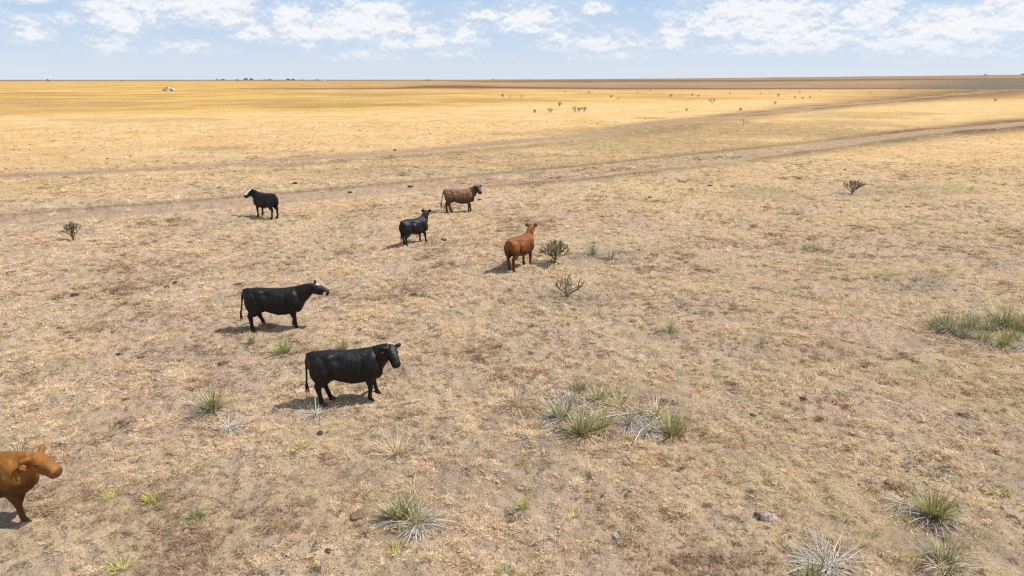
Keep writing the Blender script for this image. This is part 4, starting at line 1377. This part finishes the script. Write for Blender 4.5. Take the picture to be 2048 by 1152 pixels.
def extrude_xz(profile, y0, y1):
    m = len(profile)
    v = [(x, y0, z) for x, z in profile] + [(x, y1, z) for x, z in profile]
    f = [tuple(range(m)), tuple(range(m, 2 * m))[::-1]] + [(j, m + j, m + (j + 1) % m, (j + 1) % m) for j in range(m)]
    return v, f


tk = empty('pickup_truck', at(337, 181.5), R(176))
tag(tk, 'white pickup truck far away on the golden plain at left', 'pickup truck')
tk.scale = (1.15, 1.1, 1.1)
body_prof = [(-3.1, .55), (-2.6, .50), (-2.45, .85), (-2.05, .95), (-1.65, .85), (-1.5, .5), (1.55, .5), (1.7, .85), (2.1, .95), (2.5, .85), (2.65, .5), (3.0, .52), (3.1, .75), (3.05, 1.1), (2.9, 1.22), (1.7, 1.3), (-.6, 1.32), (-3.05, 1.32), (-3.12, .9)]
mesh_obj('body', *extrude_xz(body_prof, -.98, .98), MAT_PAINT, tk)
cab_prof = [(-.85, 1.325), (1.75, 1.305), (1.05, 1.86), (.8, 1.92), (-.6, 1.92), (-.78, 1.86)]
cb = mesh_obj('cab', *extrude_xz(cab_prof, -.82, .82), MAT_PAINT, tk)
for s in (-1, 1):
    mesh_obj('side_window', *extrude_xz([(-.70, 1.40), (.20, 1.40), (.20, 1.80), (-.62, 1.80)], s * .80, s * .835), MAT_GLASS, cb)
    mesh_obj('side_window', *extrude_xz([(.28, 1.40), (1.50, 1.38), (1.0, 1.80), (.28, 1.80)], s * .80, s * .835), MAT_GLASS, cb)
mesh_obj('windscreen', [(1.72, -.70, 1.36), (1.72, .70, 1.36), (1.12, .66, 1.84), (1.12, -.66, 1.84), (1.68, -.70, 1.34), (1.68, .70, 1.34), (1.08, .66, 1.82), (1.08, -.66, 1.82)],
         [(0, 1, 2, 3), (7, 6, 5, 4), (0, 4, 5, 1), (1, 5, 6, 2), (2, 6, 7, 3), (3, 7, 4, 0)], MAT_GLASS, cb)
bw = extrude_xz([(-3.0, 1.325), (-.95, 1.325), (-.95, 1.40), (-3.0, 1.40)], -.95, -.88)
mesh_obj('bed_rail', *bw, MAT_PAINT, tk)
mesh_obj('bed_rail', *extrude_xz([(-3.0, 1.325), (-.95, 1.325), (-.95, 1.40), (-3.0, 1.40)], .88, .95), MAT_PAINT, tk)
for wx in (2.1, -2.05):
    for s in (-1, 1):
        circ = lambda r_: [(wx + r_ * math.cos(a * math.pi / 9), .42 + r_ * math.sin(a * math.pi / 9)) for a in range(18)]
        w = mesh_obj('wheel', *extrude_xz(circ(.42), s * .78, s * 1.0), MAT_TYRE, tk)
        mesh_obj('rim', *extrude_xz(circ(.24), s * .99, s * 1.02), MAT_RIM, w)
for s in (-1, 1):
    mesh_obj('headlight', *extrude_xz([(3.02, .85), (3.13, .85), (3.10, 1.05), (2.99, 1.05)], s * .62, s * .9), MAT_LAMP, tk)
mesh_obj('bumper', *extrude_xz([(3.0, .45), (3.2, .45), (3.2, .68), (3.0, .68)], -.95, .95), MAT_RIM, tk)

# ------------------------------------------------------------------ far trees, farmsteads
MAT_FOL = simple_mat('far foliage', (.035, .05, .045), (.06, .075, .06), .3, .9)
MAT_BARK = simple_mat('bark', (.10, .075, .055), (.14, .11, .08), 2, .9)
MAT_METAL = simple_mat('galvanised steel', (.55, .57, .6), (.66, .68, .7), 1, .4)
MAT_WALLW = simple_mat('white wall', (.70, .70, .68), (.76, .76, .74), 1, .7)
MAT_ROOF = simple_mat('grey roof', (.30, .31, .33), (.36, .37, .39), 1, .6)
MAT_WINDOW = simple_mat('window glass', (.04, .045, .055), (.06, .065, .075), 1, .1)


def far_spot(px, dist):
    x = (px - 1024) / FPX
    t = dist / math.hypot(x, CP)            # near enough along the horizon
    X_ = x * t; Y_ = t * 0.99
    return (X_, Y_, float(broad_height(np.array([X_]), np.array([Y_]))[0]))


def tree(px, dist, w, h, label, group='trees on the horizon'):
    p = far_spot(px, dist)
    root = empty('tree', p)
    tag(root, label, 'tree', group)
    pts = [(0, 0, -1), (0, 0, h * .3), (.2, 0, h * .6)]
    tr_ = mesh_obj('trunk', *tube_mesh(pts, [h * .035, h * .028, h * .012], 6), MAT_BARK, root)
    vs, fs = [], []
    lobes = [(random.uniform(-.32, .32) * w, random.uniform(-.32, .32) * w, h * random.uniform(.42, .72), random.uniform(.16, .3)) for _ in range(7)]
    for i in range(520):
        lx, ly, lz, lr = random.choice(lobes)
        u = Vector((random.gauss(0, 1), random.gauss(0, 1), random.gauss(0, 1))).normalized() * random.random() ** .4
        c = Vector((lx + u.x * lr * w, ly + u.y * lr * w, max(h * .12, lz + u.z * lr * h * 1.1)))
        s = random.uniform(.25, .6) * h / 10
        a = Vector((random.gauss(0, 1), random.gauss(0, 1), random.gauss(0, 1))).normalized()
        b = a.orthogonal().normalized(); cc2 = a.cross(b)
        k = len(vs)
        s *= 1.2
        vs += [c - b * s, c - cc2 * s * .8, c + b * s, c + cc2 * s * .8]
        fs.append((k, k + 1, k + 2, k + 3))
    tag(mesh_obj('crown', vs, fs, MAT_FOL, root), kind='stuff')
    return root


TR = [(466, 6, 10, 'tiny thin tree farthest left of the horizon grove'), (476, 22, 9, 'low wide tree second from the left on the horizon'),
      (504, 16, 8, 'low tree just left of the tallest horizon tree'), (521, 26, 13, 'tallest dark tree left of the grove centre on the horizon'),
      (530, 22, 12, 'dark tree touching the right side of the tallest horizon tree'), (556, 14, 8, 'small tree left of the middle horizon tree'),
      (566, 26, 9, 'middle dark tree of the horizon grove'), (600, 28, 11, 'wide dark dome shaped tree on the horizon left of the white building'),
      (608, 22, 10, 'tree leaning against the wide dome tree on the horizon'), (626, 18, 7, 'low tree on the horizon right of the dome tree'),
      (654, 16, 8, 'grey green tree beside the white far building'), (145, 9, 8, 'small tree alone at the far left horizon'), (285, 9, 5, 'low bush alone on the left horizon'),
      (988, 18, 7, 'small dark bush on the horizon near the middle'), (1918, 26, 7, 'low tree on the right horizon left of the farmstead')]
for (a, w, h, lab) in TR:
    tree(a, 3300 if a < 1000 else 5200, w * 1.05, h * (1.05 if a < 1000 else 1.5), lab)
for (a, w, lab) in [(1988, 26, 'left tree of the farm trees on the right horizon'), (1996, 24, 'second tree of the farm trees on the right horizon'),
                    (2021, 26, 'tree right of the grey grain bin'), (2032, 22, 'small tree right of the farm trees'), (2041, 22, 'rightmost tree of the farm trees')]:
    tree(a, 5200, w, 13, lab)


def building(name, px, dist, w, d, h, label, roof_h=3, wall=None, wins=3):
    root = empty(name, far_spot(px, dist))
    tag(root, label, 'building')
    v = [(-w / 2, -d / 2, -2), (w / 2, -d / 2, -2), (w / 2, d / 2, -2), (-w / 2, d / 2, -2), (-w / 2, -d / 2, h), (w / 2, -d / 2, h), (w / 2, d / 2, h), (-w / 2, d / 2, h)]
    mesh_obj('wall', v, [(3, 2, 1, 0), (4, 5, 6, 7), (0, 1, 5, 4), (1, 2, 6, 5), (2, 3, 7, 6), (3, 0, 4, 7)], wall or MAT_WALLW, root)
    e = .5
    v = [(-w / 2 - e, -d / 2 - e, h + .01), (w / 2 + e, -d / 2 - e, h + .01), (w / 2 + e, d / 2 + e, h + .01), (-w / 2 - e, d / 2 + e, h + .01), (-w / 2 - e, 0, h + roof_h), (w / 2 + e, 0, h + roof_h)]
    mesh_obj('roof', v, [(0, 1, 5, 4), (2, 3, 4, 5), (0, 4, 3), (1, 2, 5), (3, 2, 1, 0)], MAT_ROOF, root)
    for i in range(wins):
        x = -w / 2 + w * (i + .5) / wins
        vv = [(x - .7, -d / 2 - .06, 1.2), (x + .7, -d / 2 - .06, 1.2), (x + .7, -d / 2 - .06, 2.6), (x - .7, -d / 2 - .06, 2.6)]
        vv += [(a, b + .05, c) for a, b, c in vv]
        mesh_obj('window', vv, [(0, 1, 2, 3), (7, 6, 5, 4), (0, 4, 5, 1), (1, 5, 6, 2), (2, 6, 7, 3), (3, 7, 4, 0)], MAT_WINDOW, root)
    return root


building('farm_building', 664, 3250, 26, 14, 5, 'white farm building on the horizon right of the trees', 2.5)
building('shed', 865, 4200, 36, 14, 5, 'long low grey shed on the horizon left of the middle', 2.5, MAT_ROOF)
building('farm_house', 2012, 5250, 18, 12, 6, 'pale farm house among the trees on the right horizon', 4)
gb = empty('grain_bin', far_spot(2006, 5150))
tag(gb, 'grey grain bin with cone roof among trees on the right horizon', 'grain bin')
mesh_obj('wall', *tube_mesh([(0, 0, -2), (0, 0, 12)], [8, 8], 20), MAT_METAL, gb)
mesh_obj('roof', *tube_mesh([(0, 0, 12.02), (0, 0, 17)], [8.4, .8], 20), MAT_METAL, gb)
wm = empty('windmill', far_spot(1058, 2600))
tag(wm, 'thin windmill tower standing on the horizon near the middle', 'windmill')
legs_ = join([tube_mesh([(a * 1.6, b * 1.6, -1), (a * .2, b * .2, 10)], [.16, .12], 5) for a in (-1, 1) for b in (-1, 1)])
for a in (-1, 1):
    for b in (-1, 1):
        mesh_obj('leg', *tube_mesh([(a * 1.6, b * 1.6, -1), (a * .2, b * .2, 10)], [.16, .12], 5), MAT_METAL, wm)
hub = mesh_obj('hub', *ellipsoid((0, -.4, 10.3), (.3, .5, .3), 8), MAT_METAL, wm)
for i in range(12):
    a = i * math.pi / 6
    c, s = math.cos(a), math.sin(a)
    c2, s2 = math.cos(a + .3), math.sin(a + .3)
    mesh_obj('blade', [(c * .4, -.8, 10.3 + s * .4), (c * 1.9, -.8, 10.3 + s * 1.9), (c2 * 1.9, -.6, 10.3 + s2 * 1.9), (c2 * .4, -.7, 10.3 + s2 * .4)], [(0, 1, 2, 3)], MAT_METAL, hub)
mesh_obj('tail_vane', [(0, .2, 10.2), (0, 2.6, 9.8), (0, 2.6, 10.9), (0, 1.8, 10.5)], [(0, 1, 2, 3)], MAT_METAL, wm)
